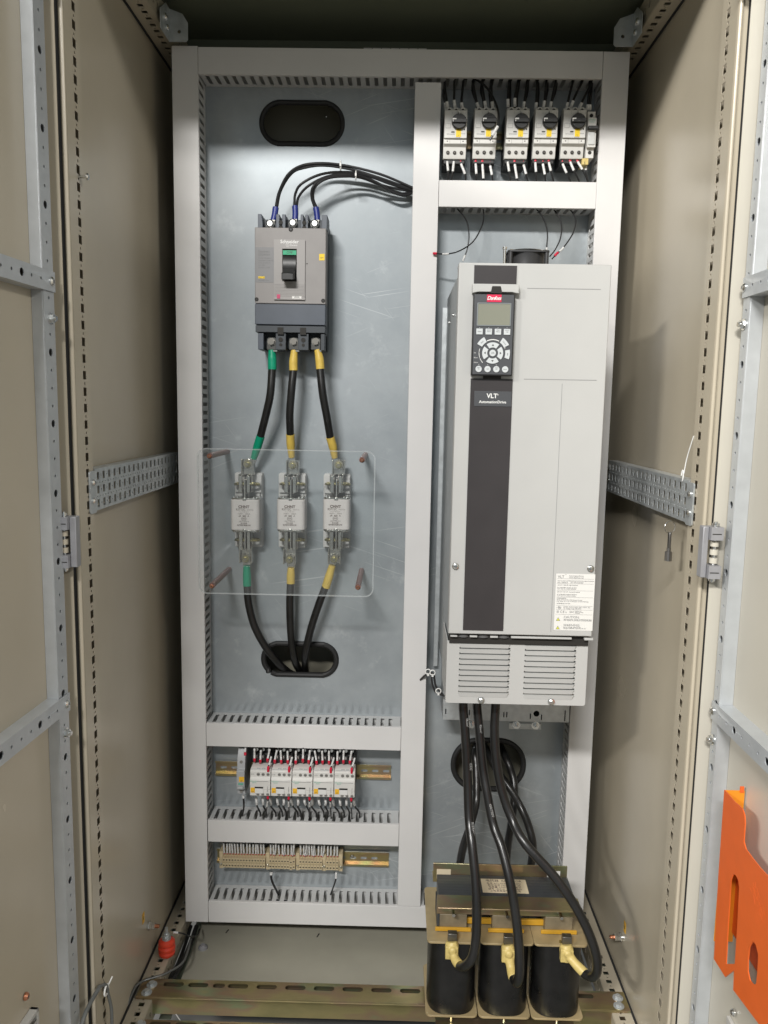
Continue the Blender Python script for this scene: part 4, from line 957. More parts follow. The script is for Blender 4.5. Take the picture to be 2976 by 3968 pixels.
for v in (2955, 3070): MB().cyl(((x0+x1)/2, -.0035, zz(v)), ((x0+x1)/2, .003, zz(v)), .0034, 14).build('terminal_screw', mat('screw_grey', (.34, .33, .31), .35, .5), t)
small_wire([RC(160, 150, .0), RC(160, 95, .004), RC(165, 40, .01), RC(168, -20, .02)], 'wire with red ferrule into the top of the single pole breaker', None, .0017, (RC(162, 108, .003), RC(166, 60, .008)), (RC(160, 152, .0), RC(160, 112, .003)))
small_wire([RC(135, 640, -.004), RC(142, 730, -.004), RC(142, 800, .004), RC(128, 880, .02), RC(120, 950, .04)], 'single wire dropping from the single pole breaker into the duct slots', None, .0020, (RC(134, 640, -.004), RC(137, 675, -.004)))

# ================================================================== TERMINAL STRIP
def make_block():
    w = .00605; h = w/2; mb = MB()
    mb.box(-h+.0002, h-.0002, -.036, -.007, -.019, .017).box(-h+.0002, h-.0002, -.046, -.036, -.013, .010)
    mb.box(-h+.0009, h-.0009, -.0466, -.046, -.0015, .0015, 1)
    for z in (.0055, -.0078): mb.cyl((0, -.0463, z), (0, -.0459, z), .0017, 10, 2)
    mb.box(-h+.0007, h-.0007, -.0364, -.036, .0115, .0155, 1); mb.box(-h+.0007, h-.0007, -.0363, -.036, -.0175, -.0145, 1)
    o = mb.build('terminal_block', [TERM, TERM_D, HOLE], loc=(0, 0, 0), bevel=.0003)
    return tag(o, 'x', 'terminal block', 'beige terminal blocks on the lower rail')
def make_stop():
    mb = MB(); mb.box(-.0042, .0042, -.040, -.007, -.020, .021); mb.box(-.003, .003, -.0412, -.040, -.002, .012); mb.cyl((0, -.0405, -.008), (0, -.0435, -.008), .0030, 14, 1)
    return tag(mb.build('end_stop', [TERM, CHROME], loc=(0, 0, 0), bevel=.0005), 'x', 'end stop', 'beige end stops with screws')
bp_, sp_ = make_block(), make_stop(); firstb = True; firsts = True
def RT(x, y, d): return at(820+.434*x, 3230+.434*y, d)
groups = [(98, 480, 15, 'long left'), (512, 748, 9, 'second'), (780, 990, 8, 'third'), (1020, 1135, 4, 'short right')]
zblk = RT(600, 268, .022).z; bx_positions = []
for (ua, ub, n, nm) in groups:
    xa = RT(ua, 260, .024).x; xb = RT(ub, 260, .024).x
    for k in range(n):
        o = bp_ if firstb else bp_.copy()
        if not firstb: col.objects.link(o)
        firstb = False
        x = xa+(xb-xa)*(k+.5)/n; dz = -.002*(1 if nm == 'second' and k in (7,) else 0)
        o.location = (x, PY, zblk+dz); o.scale = ((xb-xa)/n/.00605, 1, 1)
        o['label'] = 'beige terminal block, %s from the left in the %s group' % (ORD[k], nm); bx_positions.append((x, nm, k, n))
for i, u in enumerate((500, 768, 1003, 1152, 84)):
    o = sp_ if firsts else sp_.copy()
    if not firsts: col.objects.link(o)
    firsts = False
    o.location = (RT(u, 260, .026).x, PY, zblk+.001); o['label'] = ['end stop between the first and second terminal groups', 'end stop between the second and third terminal groups', 'end stop between the third and fourth terminal groups', 'rightmost end stop of the terminal strip', 'leftmost end stop of the terminal strip'][i]
for (x, nm, k, n) in bx_positions:
    if nm == 'second' and k == 2: continue
    j = random.uniform(-.002, .002); z0 = zblk+.016
    hz = random.uniform(.0, .003)
    mb = MB(); p0 = Vector((x, .030, z0)); p1 = Vector((x+j*.3, .028, z0+.0035)); p2 = Vector((x+j, .024, z0+.029+hz)); p3 = Vector((x+j, .022, z0+.062))
    mb.tube([p0, p1], .0017, 8, 1, 2).tube([p1, p2], .0020, 8, 2, 2).tube([p2, p3], .0012, 8, 0, 2)
    if nm == 'second' or nm == 'third':
        if k % 3 == 1: mb.tube([p0+Vector((.002, -.002, 0)), p1+Vector((.003, -.003, 0))], .0016, 8, 1, 2).tube([p1+Vector((.003, -.003, 0)), p2+Vector((.006, -.004, -.006)), p3+Vector((.006, -.004, 0))], .0018, 8, 2, 2)
    tag(mb.build('control_wire', [WIRE, RED, SLEEVE], loc=p0), 'white sleeved wire into the %s terminal of the %s group' % (ORD[k], nm), 'wire', 'white sleeved wires above the terminal strip')
small_wire([RT(533, 345, .02), RT(532, 390, .016), RT(545, 440, .016), RT(570, 490, .022), RT(597, 545, .04)], 'short black wire below the second terminal group', 'wires leaving below the terminal strip', .0026, (RT(533, 345, .02), RT(533, 372, .017)))
small_wire([RT(1113, 345, .02), RT(1108, 410, .016), RT(1090, 470, .020), RT(1060, 550, .04)], 'short thin black wire below the short right terminal group', 'wires leaving below the terminal strip', .0017, (RT(1113, 345, .02), RT(1109, 400, .016)))
c = RB(1102, 1190, .066); q = MB(); panscrew(q, c, (0, -1, 0), .004, .003); tag(q.build('rail_screw', [CHROME, INK], loc=c), 'screw fixing the terminal rail right of the blocks', 'screw')

# ================================================================== MOTOR BREAKERS
def make_gv():
    t = thing('motor_breaker', (0, 0, 0), '', 'motor breaker', 'row of five motor protection breakers')
    h = .0222
    MB().box(-h, h, -.055, -.007, -.010, .088).box(-h+.001, h-.001, -.062, -.055, -.008, .006).build('rear_housing', BLACKP, t, bevel=.001)
    f = MB().prism([(-.055, .0915), (-.078, .0915), (-.083, .086), (-.083, .0345), (-.055, .0345)], -h, h, 0, 'yz').build('upper_front', DEVW, t, bevel=.0009)
    MB().prism([(-.055, .0341), (-.0785, .0341), (-.0785, .0255), (-.0705, .0215), (-.0680, .0050), (-.066, .0), (-.055, .0)], -h-.0004, h+.0004, 0, 'yz').build('lower_front', DEVW, t, bevel=.0009)
    for x in (-.0155, .0155): MB().cyl((x, -.0786, .030), (x, -.0783, .030), .0012, 8).build('dimple', HOLE, t)
    MB().box(-.0108, -.0104, -.0787, -.0784, .0258, .0338).box(.0104, .0108, -.0787, -.0784, .0258, .0338).build('lid_line', INK_G, t)
    for x in (-.0135, 0, .0135):
        MB().cyl((x, -.0704, .0112), (x, -.0680, .0112), .0034, 14).cyl((x, -.0706, .0112), (x, -.0704, .0112), .0018, 6, 1).build('terminal_screw', [HOLE, mat('screw_dark', (.10, .09, .08), .4, .5)], t)
        MB().lathe((x, -.080, .0868), [(.0030, 0), (.0030, .0022)], 14, 0, 'y').build('terminal_screw', HOLE, f)
        MB().box(x-.0042, x+.0042, -.0800, -.0745, .0893, .0925).build('entry_lip', DEVW, f, bevel=.0005)
        MB().text('L\nL', x+.006, -.0832, .0815, .0028).build('pole_lettering', INK_G, f)
    kx, kz = .0062, .0645
    k = MB().lathe((kx, -.083, kz), [(.0145, 0), (.0145, .0055), (.0132, .0075)], 28, 0, 'y').build('rotary_knob', BLACKP, f)
    MB().box(kx-.0135, kx+.0142, -.0945, -.0905, kz-.0042, kz+.0042).build('knob_grip', BLACKP, k, bevel=.0012)
    MB().box(kx-.0135, kx-.0060, -.0952, -.0946, kz+.0010, kz+.0034).box(kx-.0130, kx-.0118, -.0952, -.0946, kz-.0030, kz+.0012).build('knob_mark', WHITE, k)
    MB().prism([(kx-.0026, kz+.0180), (kx+.0026, kz+.0180), (kx, kz+.0125)], -.0915, -.0832).build('pointer', mat('pointer_grey', (.5, .5, .48), .5), f)
    MB().box(-.0085, -.0018, -.0836, -.0829, .0448, .0468).build('test_slot', HOLE, f)
    MB().box(.0165, .0185, -.0836, -.0829, .0495, .0520).build('trip_dot', HOLE, f)
    MB().box(.0010, .0108, -.0834, -.0830, .0368, .0505).text('QF', .0058, -.0835, .0395, .0022, 1).build('id_sticker', [STK_Y, INK], f)
    MB().text('Schneider', -.0090, -.0831, .0418, .0042).text('OFF', -.0155, -.0831, .0560, .0028).text('⌇⌇', -.0150, -.0831, .0595, .0050).box(.011, .0195, -.0833, -.0830, .0425, .0430).text('GV2ME', .005, -.0831, .0358, .0028).build('printed_lettering', INK_G, f)
    MB().box(-.0198, -.0100, -.08325, -.0829, .0530, .0616).box(-.0194, -.0104, -.0834, -.08325, .0534, .0612, 1).build('diagram_box', [INK_G, DEVW], f)
    return t
gproto = make_gv(); 
def RG(x, y, d): return at(1690+.3918*x, 300+.3918*y, d)
gx = [(85, 306), (378, 605), (694, 925), (972, 1210), (1250, 1492)]
for i, (ua, ub) in enumerate(gx):
    c0 = RG((ua+ub)/2, 500, -.015); zb_ = RG((ua+ub)/2, 805-(2 if i else 0), .0).z; o = gproto if i == 0 else copy_tree(gproto)
    o.location = (c0.x-.0004, PY, zb_); o.scale = (1.0, 1, 1.0)
    o['label'] = ['leftmost motor breaker with black rotary knob, next to the middle duct', 'second motor breaker, with a loose wire hanging over its knob', 'middle motor breaker of the row of five', 'fourth motor breaker from the left', 'rightmost motor breaker, with the side block attached'][i]
# side auxiliary block
a = RG(1492, 335, -.004); b_ = RG(1585, 800, -.004)
t = thing('auxiliary_block', (a.x, PY, b_.z), 'narrow white auxiliary block on the right of the last motor breaker', 'auxiliary block')
x0, x1 = a.x+.0012, a.x+.0172
MB().box(x0, x1, -.004, PY-.007, b_.z, a.z).build('housing', DEVW, t, bevel=.0008)
ztop = RG(1530, 400, -.012).z; zmid2 = RG(1530, 690, -.012).z
MB().box(x0+.0005, x1+.0005, -.013, -.0042, zmid2, ztop).text('Schneider', (x0+x1)/2, -.0132, ztop-.004, .0034, 1).text('GVAN11', (x0+x1)/2, -.0132, ztop-.008, .0028, 1).build('front_step', [DEVW, GRNTXT], t, bevel=.0008)
MB().box(x0-.001, x1+.003, -.024, -.0132, ztop-.024, ztop-.018).build('toggle', BLACKP, t, bevel=.001)
MB().box(x0+.002, x1-.002, -.0150, -.0132, zmid2+.004, ztop-.027).build('window', mat('milky_window', (.60, .61, .60), .2), t, bevel=.0008)
for z in (a.z-.008, b_.z+.0105): MB().cyl(((x0+x1)/2, -.0045, z), ((x0+x1)/2, -.003, z), .0036, 14).build('terminal_screw', HOLE, t)
MB().box(x0-.006, x0+.006, -.0045, .03, b_.z-.012, b_.z-.0006).text('5', x0-.001, -.0047, b_.z-.0095, .006, 1).build('number_tag', [YELLOW_B, INK], t)

# wires above the motor breakers
tw = [[(85, 75, 105, 240, 118, 318), (180, 30, 178, 225, 188, 310), (268, 30, 252, 250, 262, 318)],
      [(362, 30, 402, 250, 425, 318), (450, 40, 480, 235, 492, 312), (545, 50, 553, 240, 560, 312)],
      [(722, 40, 708, 215, 712, 290), (812, 30, 778, 205, 780, 285), (900, 40, 872, 240, 860, 312)],
      [(1000, 40, 990, 250, 985, 315), (1092, 30, 1072, 232, 1060, 312), (1185, 30, 1140, 240, 1125, 315)],
      [(1350, 40, 1302, 248, 1288, 312), (1440, 40, 1355, 232, 1330, 308), (1530, 60, 1440, 252, 1412, 310)]]
for i, row in enumerate(tw):
    for k, (ua, va, um, vm, ub, vb) in enumerate(row):
        nm = ['leftmost', 'second', 'middle', 'fourth', 'rightmost'][i]; w3 = ['left', 'centre', 'right'][k]
        small_wire([RG(ub, vb+22, .012), RG(ub, vb, .006), RG(um, vm, .0), RG((ua+um)/2, (va+vm)/2, .006), RG(ua, va+10, .022), RG(ua, va-40, .032)], '%s black wire from the top duct into the %s motor breaker' % (w3, nm), 'supply wires above the motor breakers', .0024, (RG(ub, vb, .006), RG(um, vm, .0)))
        if i in (1, 2, 3):
            e = 26 if i != 1 else -30
            small_wire([RG(ub+e*.5, vb+10, .022), RG(ub+e*.7, vm, .016), RG((ua+um)/2+e*.6, (va+vm)/2, .020), RG(ua+6, va+6, .030), RG(ua+6, va-40, .036)], 'thicker %s wire behind the sleeved one, %s motor breaker' % (w3, nm), 'second supply wires above the motor breakers', .0029)
for k, (ub, um, ua) in enumerate(((1495, 1500, 1520), (1520, 1522, 1545))):
    small_wire([RG(ub, 330, .01), RG(um, 270, .004), RG((um+ua)/2, 160, .010), RG(ua, 40, .03)], ['left', 'right'][k]+' wire into the top of the auxiliary block', 'wires of the auxiliary block', .0024, (RG(ub, 322, .009), RG(um, 268, .004)))
small_wire([RG(85, 80, .03), RG(72, 180, .006), RG(88, 250, .004), RG(98, 318, .010)], 'extra wire at the far left of the leftmost motor breaker', None, .0022, (RG(88, 250, .004), RG(98, 318, .010)))
small_wire([RG(395, 20, .02), RG(480, 80, .002), RG(545, 165, -.010), RG(595, 270, -.018), RG(618, 370, -.026), RG(612, 470, -.032), RG(600, 500, -.034), RG(530, 620, -.034)], 'loose black wire hanging in front of the second motor breaker', None, .0022, (RG(608, 488, -.033), RG(556, 572, -.034)))
# wires below
bw = [[(108, 820, 118, 925, 120, 1030), (175, 820, 165, 930, 148, 1030), (245, 850, 285, 955, 292, 1030)],
      [(390, 840, 398, 955, 398, 1030), (457, 840, 468, 1000, 470, 1030), (535, 870, 552, 965, 560, 1030)],
      [(705, 825, 722, 930, 730, 1030), (775, 840, 800, 1000, 812, 1030), (865, 860, 890, 955, 908, 1030)],
      [(980, 830, 988, 935, 992, 1030), (1055, 850, 1075, 960, 1082, 1030), (1112, 830, 1135, 925, 1162, 1030)],
      [(1250, 850, 1290, 945, 1328, 1030), (1322, 825, 1362, 920, 1415, 1030), (1395, 825, 1445, 910, 1500, 1030)]]
for i, row in enumerate(bw):
    for k, (ua, va, um, vm, ub, vb) in enumerate(row):
        nm = ['leftmost', 'second', 'middle', 'fourth', 'rightmost'][i]; w3 = ['left', 'centre', 'right'][k]; red = (i, k) not in ((0, 0), (0, 1), (2, 0))
        small_wire([RG(ua-3, 800, .010), RG(ua, va, .008), RG(um, vm, .004), RG(ub, vb, .010), RG(ub+4, vb+60, .022)], '%s outgoing wire with white sleeve below the %s motor breaker' % (w3, nm), 'outgoing wires below the motor breakers', .0018,
                   (RG(ua+(um-ua)*.1, va+(vm-va)*.1, .0075), RG(um, vm, .004)), (RG(ua-4, 806, .006), RG(ua-1, 832, .006)) if red else None)
small_wire([RG(1475, 815, .012), RG(1480, 860, .010), RG(1483, 930, .008), RG(1500, 1035, .012), RG(1502, 1080, .02)], 'outgoing wire below the auxiliary block', None, .0018, (RG(1478, 855, .010), RG(1483, 918, .008)), (RG(1474, 818, .010), RG(1476, 840, .010)))

# loose thin wires under the right shelf duct
def R3(x, y, d): return at(1976+.6028*x, .6028*y, d)
lw = [([R2(1262, 1325, .03), R2(1290, 1352, .02), R2(1340, 1420, .004), R2(1356, 1510, -.006), R2(1345, 1600, -.01), R2(1325, 1655, -.012), at(1793, 1012, -.012)], (R2(1331, 1640, -.012), R2(1318, 1680, -.012)), None, 'thin wire curving down behind the top left of the drive'),
      ([R2(1443, 1325, .03), R2(1450, 1380, .014), R2(1440, 1450, .0), R2(1385, 1550, -.01), R2(1300, 1610, -.014), R2(1220, 1632, -.012), R2(1135, 1630, -.006)], (R2(1228, 1634, -.012), R2(1182, 1632, -.010)), (R2(1150, 1630, -.0075), R2(1125, 1629, -.005)), 'thin wire sweeping left to a red ferrule beside the middle duct'),
      ([R3(150, 1330, .03), R3(185, 1360, .016), R3(222, 1420, .004), R3(241, 1500, -.004), R3(236, 1592, -.01), R3(235, 1625, -.012)], (R3(236, 1590, -.01), R3(235, 1622, -.012)), None, 'thin wire dropping straight behind the cooling fan'),
      ([R3(262, 1330, .03), R3(300, 1370, .016), R3(330, 1440, .004), R3(325, 1530, -.006), R3(290, 1605, -.012), R3(255, 1650, -.016)], None, None, 'thin wire curving down just right of the cooling fan'),
      ([R3(370, 1330, .03), R3(405, 1370, .014), R3(424, 1420, .004), R3(405, 1500, -.006), R3(345, 1590, -.014), R3(300, 1632, -.018), R3(270, 1665, -.02)], (R3(345, 1592, -.014), R3(318, 1617, -.016)), (R3(308, 1625, -.017), R3(285, 1645, -.018)), 'rightmost thin wire, ending in a red ferrule near the fan')]
for pts, sl, fe, lab in lw: small_wire(pts, lab, 'thin loose wires under the breaker duct', .0014, sl, fe)

# ================================================================== THE DRIVE
YD = -.307
def D(u, v, y=YD): return at(u, v, y)
x0, x1 = .5565, .8085; ztop = 1.4115; zbot = .7785
drv = thing('frequency_drive', (.68, PY, .64), 'big light grey frequency converter with dark front strip and keypad', 'frequency converter')
fc = MB().box(x0, x1, YD, YD+.030, zbot, ztop).box(x0+.0008, x1-.0008, YD+.0302, YD+.038, zbot+.002, ztop-.004).build('front_cover', DRIVE, drv, bevel=.0016)
MB().box(x0+.003, x1-.003, YD+.0385, .050, .660, ztop-.012).build('chassis', mat('drive_side_steel', (.36, .39, .40), .38, .75, (30, .08)), drv, bevel=.001)
MB().box(x0-.006, x0+.003, .050, .0525, .60, ztop-.03).box(x1-.003, x1+.006, .050, .0525, .60, ztop-.03).build('mounting_flange', ZINC, drv)
for z in (ztop-.055, ztop-.058): pass
q = MB(); q.cyl((x0+.0028, -.17, ztop-.070), (x0-.0005, -.17, ztop-.070), .003, 12); q.cyl((x0+.0028, -.06, ztop-.072), (x0-.0005, -.06, ztop-.072), .003, 12); q.build('side_rivet', CHROME, drv)
def px(mb, u0, v0, u1, v1, ya, yb, mi=0, y=YD):
    a = D(u0, (v0+v1)/2, y); b = D(u1, (v0+v1)/2, y); c = D((u0+u1)/2, v0, y); d = D((u0+u1)/2, v1, y)
    return mb.box(a.x, b.x, ya, yb, d.z, c.z, mi)
xs0, xs1 = D(1838, 1060).x, D(2002, 1060).x; 
xs0b, xs1b = D(1823, 1467).x, D(1987, 1467).x
XS0 = (xs0+xs0b)/2; XS1 = (xs1+xs1b)/2
zz = lambda v: D(1910, v).z
MB().box(XS0-.0012, XS1+.0012, YD-.0012, YD-.0002, zz(1104), zz(1026)).box(XS0, XS1, YD-.0017, YD-.0012, zz(1101), zz(1029), 1).build('upper_strip', [DRIVE, DRIVE_D], fc)
# cradle
MB().prism([(XS0-.003, zz(1141)), (XS0+.008, zz(1136)), (XS1-.008, zz(1136)), (XS1+.003, zz(1141)), (XS1+.003, zz(1105)), (XS0-.003, zz(1105))], YD-.014, YD-.0002).build('keypad_cradle', DRIVE, fc, bevel=.001)
MB().prism([(D(1897, 1138).x, zz(1141)), (D(1942, 1138).x, zz(1141)), (D(1935, 1138).x, zz(1114)), (D(1903, 1138).x, zz(1114))], YD-.0155, YD-.0142).build('cradle_notch', HOLE, fc)
MB().box(D(1872, 1462).x, D(1940, 1462).x, YD-.006, YD-.0002, zz(1468), zz(1456)).build('lower_notch', HOLE, fc)
MB().box(XS0, XS1, YD-.0015, YD-.0002, zz(2443), zz(1468)).build('lower_strip', DRIVE_D, fc)
MB().box(D(1837, 1545).x, XS1-.001, YD-.0024, YD-.0016, zz(1575), zz(1516)).build('name_plate', LCPM, fc, bevel=.0003)
MB().text('VLT', D(1906, 1536).x, YD-.0026, zz(1535), .0105, 0, bold=.0003).text('®', D(1928, 1530).x, YD-.0026, zz(1530), .004, 0).text('AutomationDrive', D(1908, 1559).x, YD-.0026, zz(1558), .0064, 0, bold=.00015).build('name_lettering', WHITE, fc)
for (ua, va, ub, vb) in ((2043, 1118, 2328, 1120.5), (2030, 1470, 2312, 1472.5)):
    MB().box(D(ua, va).x, D(ub, va).x, YD-.0003, YD+.0001, D((ua+ub)/2, vb).z, D((ua+ub)/2, va).z).build('moulded_line', mat('shallow_seam', (.28, .28, .28), .6), fc)
xg = (D(2166, 1480).x+D(2145, 2440).x)/2
MB().box(xg, xg+.0007, YD-.0003, YD+.0001, zz(2443), zz(1482)).build('moulded_line', mat('shallow_seam', (.28, .28, .28), .6), fc)
# keypad
kp = thing('keypad', (.58, YD, zz(1455)), 'dark grey operator keypad with display clipped into the drive front', 'keypad')
YK = YD-.016
def K(x, y): 
    p = at(1800+.2711*x, 1000+.2711*y, YK); return p.x, p.z
kx0 = (K(132, 520)[0]+K(95, 1680)[0])/2; kx1 = (K(724, 520)[0]+K(686, 1680)[0])/2
kz1 = K(400, 512)[1]; kz0 = K(400, 1682)[1]
MB().box(kx0, kx1, YK+.0012, YD-.0018, kz0, kz1).build('rim', BLACKP, kp, bevel=.0012)
MB().box(kx0+.0018, kx1-.0018, YK, YK+.0012, kz0+.002, kz1-.001).build('fascia', LCPM, kp, bevel=.0005)
kcx = (kx0+kx1)/2; SK = .2711/ (FOC/ (1.352))   # metres per zoom pixel on the keypad
# local keypad coordinates: undo the slight lean by working from the fascia centre
def KL(x, y): 
    zf = K(400, y)[1]; lean = (y-520)/(1680-520); mid = 428-37*lean
    return kcx+(x-mid)*SK, zf
def kbox(x0_, y0_, x1_, y1_, ya, yb, mb, mi=0):
    a = KL(x0_, (y0_+y1_)/2); b = KL(x1_, (y0_+y1_)/2); return mb.box(a[0], b[0], ya, yb, KL(400, y1_)[1], KL(400, y0_)[1], mi)
kbox(323, 522, 523, 628, YK-.0008, YK, MB()).build('logo_badge', LOGO, kp)
c = KL(420, 575); MB().text('Danfoss', c[0], YK-.001, c[1], .0082, 0, shear=.3, bold=.0002, space=.85).build('logo_lettering', WHITE, kp)
a = KL(190, 640); b_ = KL(650, 972); za, zb_ = KL(420, 640)[1], KL(420, 972)[1]
MB().sheet([rrect(a[0], zb_, b_[0], za, .0015), rrect(a[0]+.0015, zb_+.0015, b_[0]-.0015, za-.0015, .001)], .0014, MAT((1, 0, 0), (0, 0, 1), (0, -1, 0), (0, YK-.0005, 0))).build('display_bezel', CHROME, kp)
MB().box(a[0]+.001, b_[0]-.001, YK-.0005, YK-.0001, zb_+.001, za-.001).build('display', LCD, kp)
for x, s in ((220, 'Status'), (348, 'Quick\nMenu'), (475, 'Main\nMenu'), (601, 'Alarm\nLog')):
    k = kbox(x-45, 1011, x+45, 1096, YK-.0016, YK, MB()).build('menu_key', KEYW, kp, bevel=.0005)
    c = KL(x, 1053); MB().text(s, c[0], YK-.0018, c[1]+(.0014 if '\n' in s else 0), .0027, 0).build('key_lettering', INK_G, k)
    MB().text('≡', c[0], YK-.0001, KL(x, 995)[1], .0022, 0).build('small_print', WHITE, kp)
cc = KL(402, 1358)
def sector(a0, a1, r0, r1, n=8):
    o = [(cc[0]+r1*SK*math.cos(R(a0+(a1-a0)*k/n)), cc[1]+r1*SK*math.sin(R(a0+(a1-a0)*k/n))) for k in range(n+1)]
    i = [(cc[0]+r0*SK*math.cos(R(a1-(a1-a0)*k/n)), cc[1]+r0*SK*math.sin(R(a1-(a1-a0)*k/n))) for k in range(n+1)]
    return o+i
for k, ang in enumerate((90, 0, 270, 180)):
    kk = MB().sheet([sector(ang-37, ang+37, 76, 146)], .0016, MAT((1, 0, 0), (0, 0, 1), (0, -1, 0), (0, YK-.0008, 0))).build('arrow_key', KEYW, kp)
    d = Vector((math.cos(R(ang)), math.sin(R(ang)))); e = Vector((-d.y, d.x)); m_ = Vector(cc)+d*108*SK
    tr = [m_+d*14*SK, m_-d*10*SK+e*18*SK, m_-d*10*SK-e*18*SK]
    MB().prism([(p.x, p.y) for p in tr], YK-.00185, YK-.0016).build('arrow_mark', INK, kk)
kk = MB().cyl((cc[0], YK-.0017, cc[1]), (cc[0], YK, cc[1]), 45*SK, 28).build('ok_key', KEYW, kp); MB().text('OK', cc[0], YK-.0019, cc[1], .0042, 0).build('key_lettering', INK_G, kk)
for nm, a0, a1, r0, r1, rt in (('Back', 120, 151, 172, 250, 48), ('Cancel', 27, 57, 172, 250, -50), ('Info', -20, 12, 176, 240, -93)):
    kk = MB().sheet([sector(a0, a1, r0, r1)], .0016, MAT((1, 0, 0), (0, 0, 1), (0, -1, 0), (0, YK-.0008, 0))).build('curved_key', KEYW, kp)
    am = R((a0+a1)/2); rm = (r0+r1)/2*SK
    MB().text(nm, cc[0]+rm*math.cos(am), YK-.0018, cc[1]+rm*math.sin(am), .0028, 0, FRONT @ Matrix.Rotation(R(rt), 4, 'Z')).build('key_lettering', INK_G, kk)
for a0, a1, r0, r1 in ((63, 117, 178, 190), (22, 27, 175, 190), (162, 176, 185, 192), (178, 200, 185, 192), (203, 225, 185, 192)):
    MB().sheet([sector(a0, a1, r0, r1)], .0004, MAT((1, 0, 0), (0, 0, 1), (0, -1, 0), (0, YK-.0002, 0))).build('white_arc', WHITE, kp)
for s, y in (('On', 1358), ('Warn.', 1427), ('Alarm', 1495)):
    c = KL(140, y); MB().text(s, c[0], YK-.0002, c[1], .0028, 0, align='LEFT').build('small_print', WHITE, kp)
for x, s in ((207, 'Hand\nOn'), (331, 'Off'), (454, 'Auto\nOn'), (577, 'Reset')):
    c = KL(x, 1589); kk = MB().cyl((c[0], YK-.0016, c[1]), (c[0], YK, c[1]), 44*SK, 26).build('round_key', KEYW, kp, bevel=.0003)
    MB().text(s, c[0], YK-.0018, c[1]+(.0012 if '\n' in s else 0), .0025, 0).build('key_lettering', INK_G, kk)
    if x < 500: MB().text('○', c[0], YK-.0002, KL(x, 1527)[1], .002, 0).build('small_print', WHITE, kp)
# rating label
la = D(2153, 2223); lb = D(2303, 2443); lx0 = (la.x+D(2148, 2441).x)/2; lx1 = (D(2305, 2226).x+D(2297, 2443).x)/2; lz1 = D(2230, 2224).z; lz0 = D(2224, 2443).z
MB().box(lx0, lx1, YD-.0004, YD-.0001, lz0, lz1).build('rating_label', WHITE_L, fc)
LW, LH = lx1-lx0, lz1-lz0
def lp(fx, fy): return lx0+LW*fx, lz1-LH*fy
q = MB(); yl = YD-.0006
def tx(s, fx, fy, size, **k): 
    p = lp(fx, fy); q.text(s, p[0], yl, p[1], size, 0, align='LEFT', **k)
tx('VLT', .04, .055, .0066); tx('®', .235, .015, .002); tx('AutomationDrive', .33, .035, .0035); tx('www.danfoss.com', .33, .066, .0035)
for i, s in enumerate((('T/C: FC-302N160T5E20H2XGXXXXSXXXXAXBXCXXXXDX', .125, .0024), ('P/N: 134F0310     S/N: 079103B4487', .155, .0030), ('160 kW / 250 HP, High Overload', .20, .0026), ('IN: 3x380-480V 50/60Hz 251/231A', .245, .0024), ('OUT: 3x0-Vin 0-590Hz 260/240A', .268, .0024), ('200 kW / 300 HP , Normal Overload', .32, .0026), ('IN: 3x380-480V 50/60Hz 304/291A', .365, .0024), ('OUT: 3x0-Vin 0-590Hz 315/302A', .39, .0024), ('CHASSIS/IP20', .435, .0028), ('Tamb. 45°C/113°F at Full Output Current', .460, .0026), ('Max Tamb. 55°C/131°F w/Output Current Derating', .485, .0026), ('ASSEMBLED IN USA', .525, .0028))): tx(s[0], .04, s[1], s[2])
tx('c      us', .04, .60, .0030); tx('UL', .085, .597, .0034, bold=.0001); tx('LISTED 36U0 E134261 IND. CONT. EQ.', .22, .587, .0028); tx('UL Voltage range 380-500V', .22, .613, .0028)
p = lp(.115, .597); q.sheet([circ(p[0], p[1], .0026, 20), circ(p[0], p[1], .0023, 20)], .0002, MAT((1, 0, 0), (0, 0, 1), (0, -1, 0), (0, yl, 0)))
tx('☒', .05, .673, .0052); tx('CE', .14, .673, .0060, space=1.2); tx('◬', .27, .673, .0050); tx('EAC', .385, .673, .0046); tx('Danfoss A/S', .53, .655, .0022); tx('6430 Nordborg', .53, .675, .0022); tx('Denmark', .53, .693, .0022)
tx('CAUTION:', .24, .765, .0058); tx('See manual for special condition/mains fuse', .24, .803, .0028); tx('Voir manuel de conditions speciales/fusibles', .24, .822, .0028)
tx('WARNING:', .24, .908, .0058); tx('Stored charge, wait 20 min.', .24, .942, .0028); tx('Charge residuelle, attendez 20 min.', .24, .963, .0028)
for fy in (.085, .172, .293, .412, .563, .632, .715): q.box(lp(.03, 0)[0], lp(.97, 0)[0], yl-.0001, yl+.0001, lp(0, fy)[1]-.00025, lp(0, fy)[1])
q.build('label_lettering', INK_G, fc)
for fy in (.805, .955):
    c = lp(.10, fy); s = .0036
    MB().prism([(c[0]-s, c[1]-s*.75), (c[0]+s, c[1]-s*.75), (c[0], c[1]+s)], yl-.0002, yl).prism([(c[0]-s*.7, c[1]-s*.57), (c[0]+s*.7, c[1]-s*.57), (c[0], c[1]+s*.66)], yl-.0004, yl-.0002, 1).text('!' , c[0], yl-.0005, c[1]-.0004, .0034).build('warning_triangle', [INK_G, mat('warning_yellow', (.75, .75, .08), .5)], fc)
for u, v in ((2288, 2203), (1765, 2194)):
    c = D(u, v); MB().lathe((c.x, YD, c.z), [(.0060, 0), (.0060, .0012), (.0048, .0022), (.0048, .004), (.003, .0048)], 20, 0, 'y').box(c.x-.0035, c.x+.0035, YD-.0050, YD-.0047, c.z-.0006, c.z+.0006, 1).build('cover_screw', [CHROME, INK], fc)
